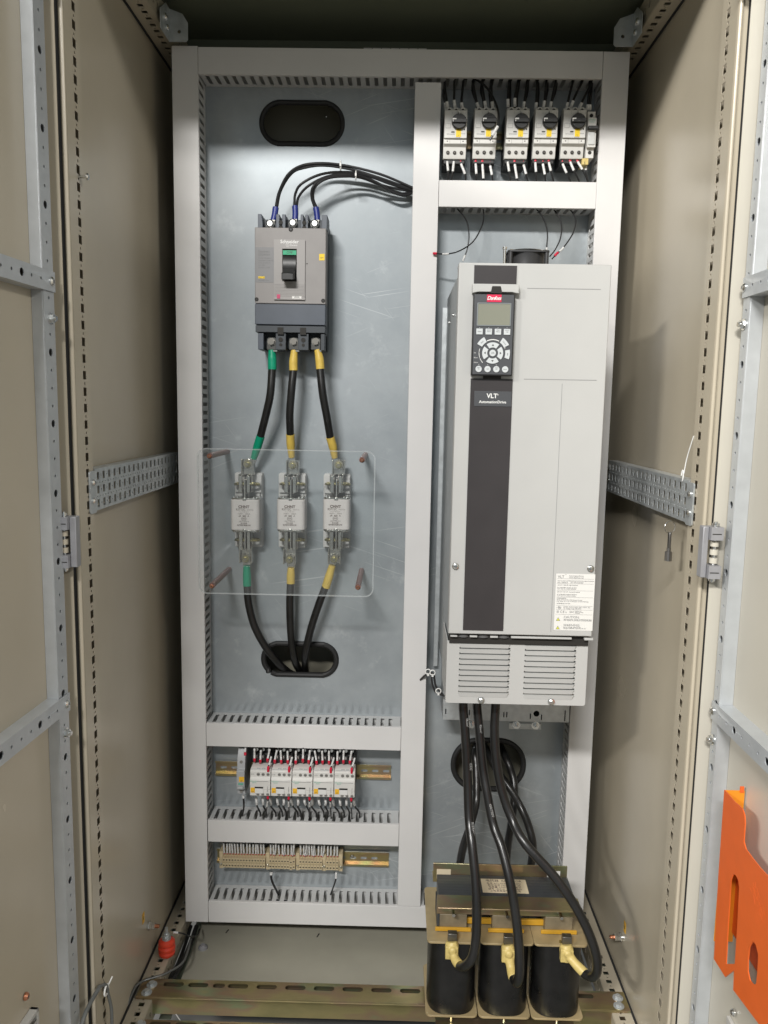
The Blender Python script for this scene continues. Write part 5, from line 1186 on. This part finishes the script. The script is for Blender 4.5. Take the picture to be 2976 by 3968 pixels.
# gap with tabs between covers
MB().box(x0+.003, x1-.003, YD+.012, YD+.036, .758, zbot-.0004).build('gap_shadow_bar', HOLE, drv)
def R4(x, y, d=-.296): return at(1600+.4822*x, 2350+.4822*y, d)
MB().box(R4(785, 240).x, R4(1270, 240).x, YD+.004, YD+.0115, R4(1000, 252).z, R4(1000, 236).z).build('hinge_tab', DRIVE, drv, bevel=.0006)
MB().box(R4(300, 230).x, R4(355, 230).x, YD+.004, YD+.0115, R4(320, 236).z, R4(320, 224).z).build('hinge_tab', DRIVE, drv, bevel=.0006)
MB().box(R4(455, 230).x, R4(515, 230).x, YD+.004, YD+.0115, R4(480, 240).z, R4(480, 226).z).build('hinge_tab', DRIVE, drv, bevel=.0006)
MB().box(R4(618, 230).x, R4(680, 230).x, YD+.004, YD+.0115, R4(640, 244).z, R4(640, 230).z).build('hinge_tab', DRIVE, drv, bevel=.0006)
MB().box(R4(1370, 250).x, R4(1440, 250).x, YD+.002, YD+.0115, R4(1400, 262).z, R4(1400, 244).z).build('hinge_tab', DRIVE, drv, bevel=.0006)
for u, v in ((405, 230), (567, 235), (730, 238)):
    c = R4(u, v); MB().lathe((c.x, YD+.018, c.z-.003), [(.0115, 0), (.0115, .004), (.009, .006)], 22).build('grommet', mat('grommet_grey', (.12, .12, .12), .6), drv)
# lower terminal cover
YL = -.292; cz0, cz1 = .6460, .7615; cx0, cx1 = .5560, .8065
zl = lambda x, y: R4(x, y, YL).z
slits = []
for i in range(10):
    for (ua, ub, va, vb) in ((370, 778, 295, 690), (893, 1305, 312, 708)):
        v = va+(vb-va)*i/9; z = zl((ua+ub)/2, v); slits.append((R4(ua, v, YL).x, R4(ub, v, YL).x, z))
ax0 = sum(s[0] for s in slits[0::2])/10; ax1 = sum(s[1] for s in slits[0::2])/10; bx0 = sum(s[0] for s in slits[1::2])/10; bx1 = sum(s[1] for s in slits[1::2])/10
hl = [rect(ax0 if i % 2 == 0 else bx0, s[2]-.0012, ax1 if i % 2 == 0 else bx1, s[2]+.0022) for i, s in enumerate(slits)]
lc = MB().sheet([rrect(cx0, cz0, cx1, cz1, .004)]+hl, .0018, MAT((1, 0, 0), (0, 0, 1), (0, -1, 0), (0, YL+.0009, 0))).box(cx0, cx0+.0018, YL+.0019, -.17, cz0+.004, cz1).box(cx1-.0018, cx1, YL+.0019, -.17, cz0+.004, cz1).build('terminal_cover', DRIVE, drv)
for i, s in enumerate(slits):
    a, b = (ax0, ax1) if i % 2 == 0 else (bx0, bx1)
    MB().hexa([(a-.001, YL-.0001, s[2]-.0015), (b+.001, YL-.0001, s[2]-.0015), (b-.004, YL-.0001, s[2]-.0092), (a+.002, YL-.0001, s[2]-.0092)][::-1],
              [(a+.003, YL-.0020, s[2]-.0015), (b-.002, YL-.0020, s[2]-.0015), (b-.004, YL-.0004, s[2]-.0090), (a+.002, YL-.0004, s[2]-.0090)][::-1]).build('louvre', DRIVE, lc)
for u, v in ((547, 752), (1110, 765)):
    c = R4(u, v, YL); q = MB(); q.lathe((c.x, YL, c.z), [(.0062, 0), (.0062, .0015), (.0046, .0017), (.0046, .0045), (.003, .0055)], 18, 0, 'y'); q.build('cover_screw', CHROME, lc)
# back plate of the drive below
yb = -.035
bp0 = R4(240, 905, yb); bp1 = R4(1258, 800, yb)
hol = [rect(R4(u, 800, yb).x-.0012, R4(600, v, yb).z-.006, R4(u, 800, yb).x+.0012, R4(600, v, yb).z+.006) for u, v in ((265, 850), (455, 855), (733, 865), (757, 865), (947, 872), (1037, 878), (1225, 885), (1225, 842))]
c = R4(992, 860, yb); hol.append(circ(c.x, c.z, .0065, 18))
z_b = R4(700, 918, yb).z
MB().sheet([rect(bp0.x, z_b, bp1.x, .685)]+hol, .002, MAT((1, 0, 0), (0, 0, 1), (0, -1, 0), (0, yb, 0))).box(bp0.x, bp1.x, yb+.0012, PY-.002, z_b, z_b+.0015).box(bp0.x, bp0.x+.0015, yb+.0012, PY-.002, z_b+.002, .70).box(bp1.x-.0015, bp1.x, yb+.0012, PY-.002, z_b+.002, .70).build('back_channel', ZINC, drv)
a = R4(770, 925, .03); b = R4(1025, 980, .03)
MB().box(a.x, b.x, .022, .026, b.z, a.z).build('foot_bracket', ZINC, drv, bevel=.0008)
for u, v in ((830, 952), (985, 955), (472, 945)):
    c = R4(u, v, .022); q = MB(); hexbolt(q, c, (0, -1, 0), .0062, .006, .008, .0090); q.build('fixing_bolt', CHROME, drv)
# fan
ya, yb_ = -.175, -.095
fx0, fx1 = at(1969, 990, ya).x, at(2131, 990, ya).x; zf1 = at(2050, 968, ya).z; zf0 = ztop-.004
fn = thing('cooling_fan', ((fx0+fx1)/2, ya, zf0), 'small black axial cooling fan sitting on top of the drive', 'fan')
W_ = (fx1-fx0)/2; fcx = (fx0+fx1)/2; fcy = ya+W_
MB().sheet([rrect(fx0, ya, fx1, ya+2*W_, .006), circ(fcx, fcy, W_*.90, 28)], .003, MAT((1, 0, 0), (0, 1, 0), (0, 0, 1), (0, 0, zf1-.0015))).build('top_flange', FANM, fn)
MB().sheet([rrect(fx0, ya, fx1, ya+2*W_, .006), circ(fcx, fcy, W_*.90, 28)], .003, MAT((1, 0, 0), (0, 1, 0), (0, 0, 1), (0, 0, zf0+.0015))).build('bottom_flange', FANM, fn)
MB().lathe((fcx, fcy, zf0+.003), [(W_*.97, 0), (W_*.93, .006), (W_*.93, zf1-zf0-.012), (W_*.97, zf1-zf0-.006)], 32).build('barrel', FANM, fn)
for dx, dy in ((-1, -1), (1, -1), (-1, 1), (1, 1)): MB().cyl((fcx+dx*(W_-.005), fcy+dy*(W_-.005), zf0), (fcx+dx*(W_-.005), fcy+dy*(W_-.005), zf1-.003), .004, 12).build('corner_pillar', FANM, fn)
q = MB()
for r in (.35, .55, .75, .92): q.tube([(fcx+W_*r*math.cos(R(a)), fcy+W_*r*math.sin(R(a)), zf1+.005-.003*r) for a in range(0, 361, 24)], .0009, 6, 0, 2)
for a in (45, 135, 225, 315): q.tube([(fcx+W_*.2*math.cos(R(a)), fcy+W_*.2*math.sin(R(a)), zf1+.005), (fcx+W_*.92*math.cos(R(a)), fcy+W_*.92*math.sin(R(a)), zf1+.0022), (fcx+W_*1.25*math.cos(R(a)), fcy+W_*1.25*math.sin(R(a)), zf1+.001)], .0009, 6, 0, 2)
q.build('wire_guard', CHROME, fn)
q = MB(); q.cyl((fx0-.006, ya+.004, zf0), (fx0-.006, ya+.004, zf1+.001), .0026, 12); q.cyl((fx0-.006, ya+.004, zf1+.001), (fx0-.006, ya+.004, zf1+.005), .0042, 12); q.build('long_screw', CHROME, fn)
# little wires by the drive's lower left corner
small_wire([R4(60, 590, .0), R4(90, 560, -.01), R4(125, 540, -.02), R4(165, 545, -.03), R4(185, 640, -.04), R4(245, 712, -.05)], 'black wire pair passing from the duct to the drive, upper strand', 'wires beside the drive bottom', .0022)
small_wire([R4(150, 545, -.03), R4(155, 620, -.035), R4(185, 690, -.045), R4(255, 720, -.055)], 'black wire pair passing from the duct to the drive, lower strand', 'wires beside the drive bottom', .0020)
for i, (u, v) in enumerate(((122, 525), (158, 532), (205, 680))):
    c = R4(u, v, -.032-.008*i); q = MB(); q.tube([(c.x+.0055*math.cos(k*math.pi/4), c.y, c.z+.0055*math.sin(k*math.pi/4)) for k in range(9)], .0012, 8, 0, 3); q.box(c.x-.002, c.x+.002, c.y-.004, c.y+.001, c.z-.008, c.z-.003)
    tag(q.build('cable_tie', WHITE, loc=c), ['left white tie on the wires beside the drive', 'middle white tie on the wires beside the drive', 'lowest white tie, against the drive side'][i], 'cable tie', 'white ties beside the drive')

# ================================================================== REACTOR
rx0, rx1 = .5335, .8380; zi = .178
rc = thing('line_reactor', (.686, -.24, .0), 'three-coil line reactor with laminated core and cream boards', 'reactor')
ctr = []; yi0 = -.29
for i in range(3):
    cxx = rx0+.0515+i*.1007; ctr.append(cxx)
    ry = -.243; prof = []
    MB().prism(rrect(cxx-.0495, -.292, cxx+.0495, -.150, .010, 5), .022, .026, 0, 'xy').build('lower_board', CREAMP, rc, bevel=.0005)
    MB().prism(rrect(cxx-.0500, -.292, cxx+.0500, -.120, .008, 5), zi-.004, zi, 0, 'xy').build('upper_board', CREAMP, rc, bevel=.0005)
    n = 36; prof = []
    for k in range(40):
        z = .027+(zi-.0045-.027)*k/39; r = .0466+.00012*math.sin(k*2.6); prof.append((r, z))
    mb = MB(); v = []; f = []
    for r, z in prof:
        for j in range(n):
            a = 2*math.pi*j/n; ca, sa = math.cos(a), math.sin(a); e = .62
            v.append((cxx+r*math.copysign(abs(ca)**e, ca), ry+r*1.02*math.copysign(abs(sa)**(.9), sa), z))
    m_ = len(prof); f = [(i_*n+j, i_*n+(j+1) % n, (i_+1)*n+(j+1) % n, (i_+1)*n+j) for i_ in range(m_-1) for j in range(n)]
    mb.add(v, f+[tuple(range(n))[::-1], tuple(range((m_-1)*n, m_*n))]); mb.build('coil', COIL, rc)
    MB().box(cxx-.026, cxx+.026, -.262, -.180, zi+.0005, .214).build('core_leg', LEGI, rc, bevel=.001)
    MB().box(cxx-.034, cxx+.034, -.2665, -.2625, zi+.004, zi+.011).build('spacer_strip', SPACER, rc, bevel=.0005)
for cxx in ((ctr[0]+ctr[1])/2, (ctr[1]+ctr[2])/2): MB().box(cxx-.026, cxx+.026, -.245, -.240, zi+.006, zi+.017).build('spacer_strip', SPACER, rc, bevel=.0005)
MB().box(rx0+.021, rx0+.025, -.262, -.19, zi+.0005, .214).build('end_strip', CORE, rc)
q = MB()
for k in range(16): q.box(.5565, .8165, -.258+k*.0046, -.258+k*.0046+.00455, .2145, .2468+(.0002 if k % 2 else 0))
q.build('yoke_laminations', CORE, rc)
MB().box(.553, .820, -.300, -.2595, .2495, .2525).box(.553, .820, -.2625, -.2590, .2150, .2495).build('front_clamp_angle', PASS, rc, bevel=.0006)
MB().box(.549, .816, -.1835, -.180, .2300, .2700).box(.549, .816, -.180, -.150, .2300, .2330).build('rear_clamp_angle', PASS, rc, bevel=.0006)
for cxx in ctr:
    MB().cyl((cxx-.002, -.2626, .2320), (cxx-.002, -.292, .2320), .0032, 12).cyl((cxx-.002, -.2626, .2320), (cxx-.002, -.268, .2320), .0065, 6).build('clamp_bolt', TINNED, rc)
    MB().cyl((cxx, -.284, zi), (cxx, -.284, zi+.003), .0034, 6).build('board_nut', BRASSY, rc)
    MB().cyl((cxx, -.284, .0221), (cxx, -.284, .010), .0036, 12).build('foot_bolt', TINNED, rc)
MB().box(.555, .82, -.300, -.18, .0058, .0085).build('foot_plate', PASS, rc)
a = atz(1862, 3405, .2476); b = atz(2050, 3463, .2476)
lb = MB().box(a.x, b.x, b.y, a.y, .2474, .2478).build('rating_plate', FOIL, rc)
UP = Matrix.Identity(4); q = MB(); w_ = b.x-a.x; h_ = a.y-b.y
q.text('电抗器  REACTOR', (a.x+b.x)/2, a.y-h_*.14, .2479, .0088, 0, UP)
for i, s in enumerate(('型号 ACL-0330-EISC-E0M1', '额定电流 330A   压降 2%', '电感量 0.042mH  耐温 H', '编号 180518   50Hz  380V', '上海某某电气有限公司')): q.text(s, (a.x+b.x)/2, a.y-h_*(.34+i*.135), .2479, .0060, 0, UP)
q.build('plate_lettering', mat('brown_print', (.17, .13, .11), .6), lb)
lb2 = MB().box(.776, .802, -.1841, -.1836, .236, .260).build('small_label', WHITE_L, rc); MB().box(.556, .584, -.1841, -.1836, .238, .258).build('small_label', FOIL, rc)

# output cables drive -> reactor
def R6(x, y, d): return at(1500+.6028*x, 3150+.6028*y, d)
cab3 = [([R4(405, 770, -.235), R4(405, 830, -.235), R4(425, 1100, -.245), R4(440, 1400, -.255), R4(450, 1700, -.275), R6(545, 200, -.30), R6(568, 430, -.325), R6(576, 650, -.345), R6(570, 820, -.355), R6(545, 935, -.358), R6(495, 985, -.345), R6(458, 982, -.325)],
         [R6(470, 985, -.33), R6(440, 945, -.318), R6(425, 900, -.308), R6(418, 870, -.302)], 'left output cable looping down to the left reactor coil'),
        ([R4(515, 770, -.225), R4(517, 830, -.225), R4(538, 1050, -.23), R4(562, 1300, -.24), R4(595, 1500, -.255), R4(645, 1750, -.275), R6(735, 220, -.30), R6(792, 450, -.33), R6(832, 700, -.35), R6(850, 900, -.36), R6(850, 1040, -.36), R6(832, 1090, -.35), R6(808, 1050, -.33)],
         [R6(812, 1062, -.335), R6(798, 1010, -.32), R6(788, 950, -.310), R6(778, 890, -.302)], 'middle output cable looping down to the middle reactor coil'),
        ([R4(665, 770, -.235), R4(662, 830, -.235), R4(655, 1000, -.24), R4(672, 1250, -.25), R4(720, 1500, -.262), R4(800, 1720, -.28), R6(890, 200, -.31), R6(1055, 385, -.33), R6(1185, 560, -.345), R6(1288, 750, -.355), R6(1345, 920, -.36), R6(1348, 1020, -.355), R6(1315, 1055, -.345), R6(1262, 1028, -.33)],
         [R6(1275, 1035, -.332), R6(1215, 975, -.32), R6(1175, 925, -.31), R6(1155, 890, -.302)], 'right output cable swinging out right of the reactor')]
for pts, bt, lab in cab3:
    t = heavy('output_cable', pts, .0085, lab, 'cable', 'thick output cables to the reactor')
    e = bt[-1]; nrm = (bt[-1]-bt[0]).normalized()
    q = MB(); q.tube(bt+[e+Vector((-.001, .004, .012))], .0092, 16, 0, 8, lambda s: [1, 1.0, 1.0, 1.12, 1.35, 1.45, 1.30, 1.05][min(7, int(s*7.99))] if False else 1+.45*math.exp(-((s-.80)/.18)**2)-.1*math.exp(-((s-.35)/.15)**2))
    q.lathe((e.x, -.308, e.z+.002), [(.0085, 0), (.0075, .006), (.0045, .009)], 16, 0, 'y')
    q.hexa([(e.x-.013, -.312, e.z-.016), (e.x+.011, -.312, e.z-.018), (e.x+.011, -.312, e.z+.008), (e.x-.013, -.312, e.z+.010)], [(e.x-.013, -.300, e.z-.016), (e.x+.011, -.300, e.z-.018), (e.x+.011, -.300, e.z+.008), (e.x-.013, -.300, e.z+.010)])
    k = q.build('taped_lug_boot', YELLOW_B, t); b = k.modifiers.new('remesh', 'REMESH'); b.mode = 'VOXEL'; b.voxel_size = .0011; b.use_smooth_shade = True
    s = k.modifiers.new('smooth', 'SMOOTH'); s.iterations = 9; s.factor = .6
    MB().box(e.x-.008, e.x+.009, -.300, -.288, e.z+.006, e.z+.027).build('busbar_tab', mat('dull_steel', (.22, .21, .19), .35, .9), t, bevel=.0005)
# rear cables from the cut-out down behind the reactor
rear = [([R4(540, 1085, .14), R4(500, 1150, .05), R4(508, 1300, .02), R4(512, 1450, .0), R4(505, 1600, -.02), R4(455, 1780, -.06), R4(400, 1950, -.10), R4(365, 2150, -.15)], 'left rear cable from the cut-out down behind the reactor'),
        ([R4(560, 1090, .14), R4(600, 1170, .05), R4(670, 1310, .01), R4(770, 1450, -.02), R4(870, 1620, -.04), R4(935, 1780, -.07), R4(965, 1930, -.10), R4(945, 2120, -.15)], 'rear cable crossing from upper left to the right behind the reactor'),
        ([R4(690, 1090, .14), R4(735, 1190, .05), R4(785, 1310, .02), R4(812, 1430, .0), R4(810, 1600, -.02), R4(785, 1780, -.06), R4(765, 1900, -.09), R4(745, 2120, -.15)], 'rear cable bending right then down to the middle of the reactor')]
for pts, lab in rear: heavy('input_cable', pts, .0083, lab, 'cable', 'thick rear cables behind the reactor')
# print on the cables
PR_G = mat('pale_cable_print', (.34, .34, .33), .5)
for (u, v, dpt, sz, st, rt) in ((632, 1640, -.268, .0062, '450/750V', -75), (482, 1790, -.283, .0060, '01074007', -85), (466, 1290, -.254, .006, 'CCC', -87), (545, 985, -.231, .0055, '95mm²', -84), (436, 935, -.243, .0055, '95mm²', -84)):
    p = R4(u, v, dpt); pc = p+(CAM-p).normalized()*.0100; nrm = (CAM-p).normalized(); ex = Vector((math.cos(R(rt)), 0, math.sin(R(rt)))); ex = (ex-nrm*ex.dot(nrm)).normalized(); ey = nrm.cross(ex)
    own = [o for o in bpy.data.objects if o.name.startswith('output_cable')][0 if u in (482, 466, 436) else 1]
    MB().text(st, pc.x, pc.y, pc.z, sz, 0, MAT(ex, ey, nrm)).build('sheath_lettering', PR_G, own)
# ================================================================== key, ties and odd bits
xk = XP1-.003
c = atx(2605, 2052, xk+.0); kr = thing('key_ring', tuple(c), 'thin split ring with a steel cabinet key hanging from the right support rail', 'key')
R_ = .0105
R_ = .0100
MB().tube([(xk-.004+R_*math.cos(a_)*.95, c.y+R_*math.cos(a_)*.3, c.z+.004+R_*math.sin(a_)) for a_ in [k*math.pi/8 for k in range(17)]], .0007, 8, 0, 3).build('split_ring', CHROME, kr)
zk = c.z-.0045
xk -= .002
q = MB(); q.box(xk-.0035, xk+.0005, c.y-.004, c.y+.004, zk-.026, zk); q.build('key_bow', mat('key_zinc', (.30, .29, .28), .28, .9), kr, bevel=.001)
MB().lathe((xk-.0015, c.y, zk-.026), [(.0035, 0), (.0035, -.006), (.0058, -.007), (.0058, -.022), (.0045, -.0222), (.0045, -.010)], 18).build('key_barrel', mat('key_zinc', (.30, .29, .28), .28, .9), kr)
p0 = atx(2650, 1835, XP1-.003); p1 = atx(2688, 1690, XP1-.0005)
q = MB(); q.tube([p0, (p0+p1)*.5+Vector((0, .006, -.004)), p1], .0009, 8, 0, 6); q.tube([p0+Vector((0, .004*math.cos(a_)+.006, .004*math.sin(a_)*2.2-.004)) for a_ in [k*math.pi/5 for k in range(8)]], .0011, 8, 0, 3)
tag(q.build('cable_tie', WHITE, loc=p0), 'clear cable tie looped through the right support rail', 'cable tie')
# spiral tube and ties at lower left post
def RL(x, y, X): return atx(.4822*x, 2968+.4822*y, X)
q = MB(); q.tube([RL(800, 1775, -.012), RL(740, 1880, -.014), RL(690, 1980, -.016), RL(650, 2100, -.018)], .0034, 10, 0, 6); q.tube([RL(800, 1775, -.012), RL(850, 1760, -.008), RL(870, 1840, -.006), RL(895, 1950, -.004), RL(900, 2100, -.004)], .0028, 10, 0, 6)
tag(q.build('plastic_tube', CLEARP, loc=RL(800, 1775, -.012)), 'translucent grey plastic tube tied to the foot of the left post', 'tube')
c = RL(850, 1800, -.008); q = MB(); q.tube([(c.x+.001, c.y+.009*math.cos(k*math.pi/4), c.z+.008*math.sin(k*math.pi/4)) for k in range(9)], .0016, 8, 0, 3); q.tube([c+Vector((.002, .008, .004)), c+Vector((.004, .020, .009))], .0012, 8)
tag(q.build('cable_tie', WHITE, loc=c), 'white cable tie round the plastic tube at the left post', 'cable tie')
def RF(x, y, z): return atz(400+.7233*x, 3300+.7233*y, z)
tubeobj('grey_cable', [RF(100, 920, -.02), RF(150, 770, .012), RF(200, 700, .012), RF(330, 655, .010), RF(420, 600, .0), RF(450, 540, -.01), RF(470, 470, -.02)], .0024, CLEARP, 'thin translucent lead running along the left base rail to the back', 'lead')
small_wire([RF(375, 432, .045), RF(420, 437, .040), RF(470, 455, .02), RF(505, 445, -.01), RF(515, 415, -.03)], 'earth lead from the red insulator to the back', None, .0016, (RF(372, 432, .045), RF(402, 432, .042)))
tubeobj('black_lead', [RF(370, 690, -.03), RF(420, 600, -.03), RF(460, 510, -.03), RF(500, 400, -.03)], .005, RUBBER, 'thick dark lead lying between base rail and bottom plate', 'lead')
tubeobj('black_lead', [RF(350, 690, -.04), RF(400, 600, -.04), RF(438, 500, -.04), RF(470, 400, -.04)], .004, RUBBER, 'second dark lead beside the thick one on the floor', 'lead')
tubeobj('white_thread', [RF(350, 815, -.03), RF(385, 865, -.03), RF(430, 930, -.03)], .0009, WHITE, 'thin pale thread end at the bottom left of the photo', 'thread')
c = at(755, 3385+20, .0); 
q = MB(); hexbolt(q, (.006, .02, .012), (0, -1, 0), .005, .006, .006, .007); hexbolt(q, (.006, .02, .030), (0, -1, 0), .005, .006, .006, .007)

for o in bpy.data.objects:
    if '_w' in o: del o['_w']
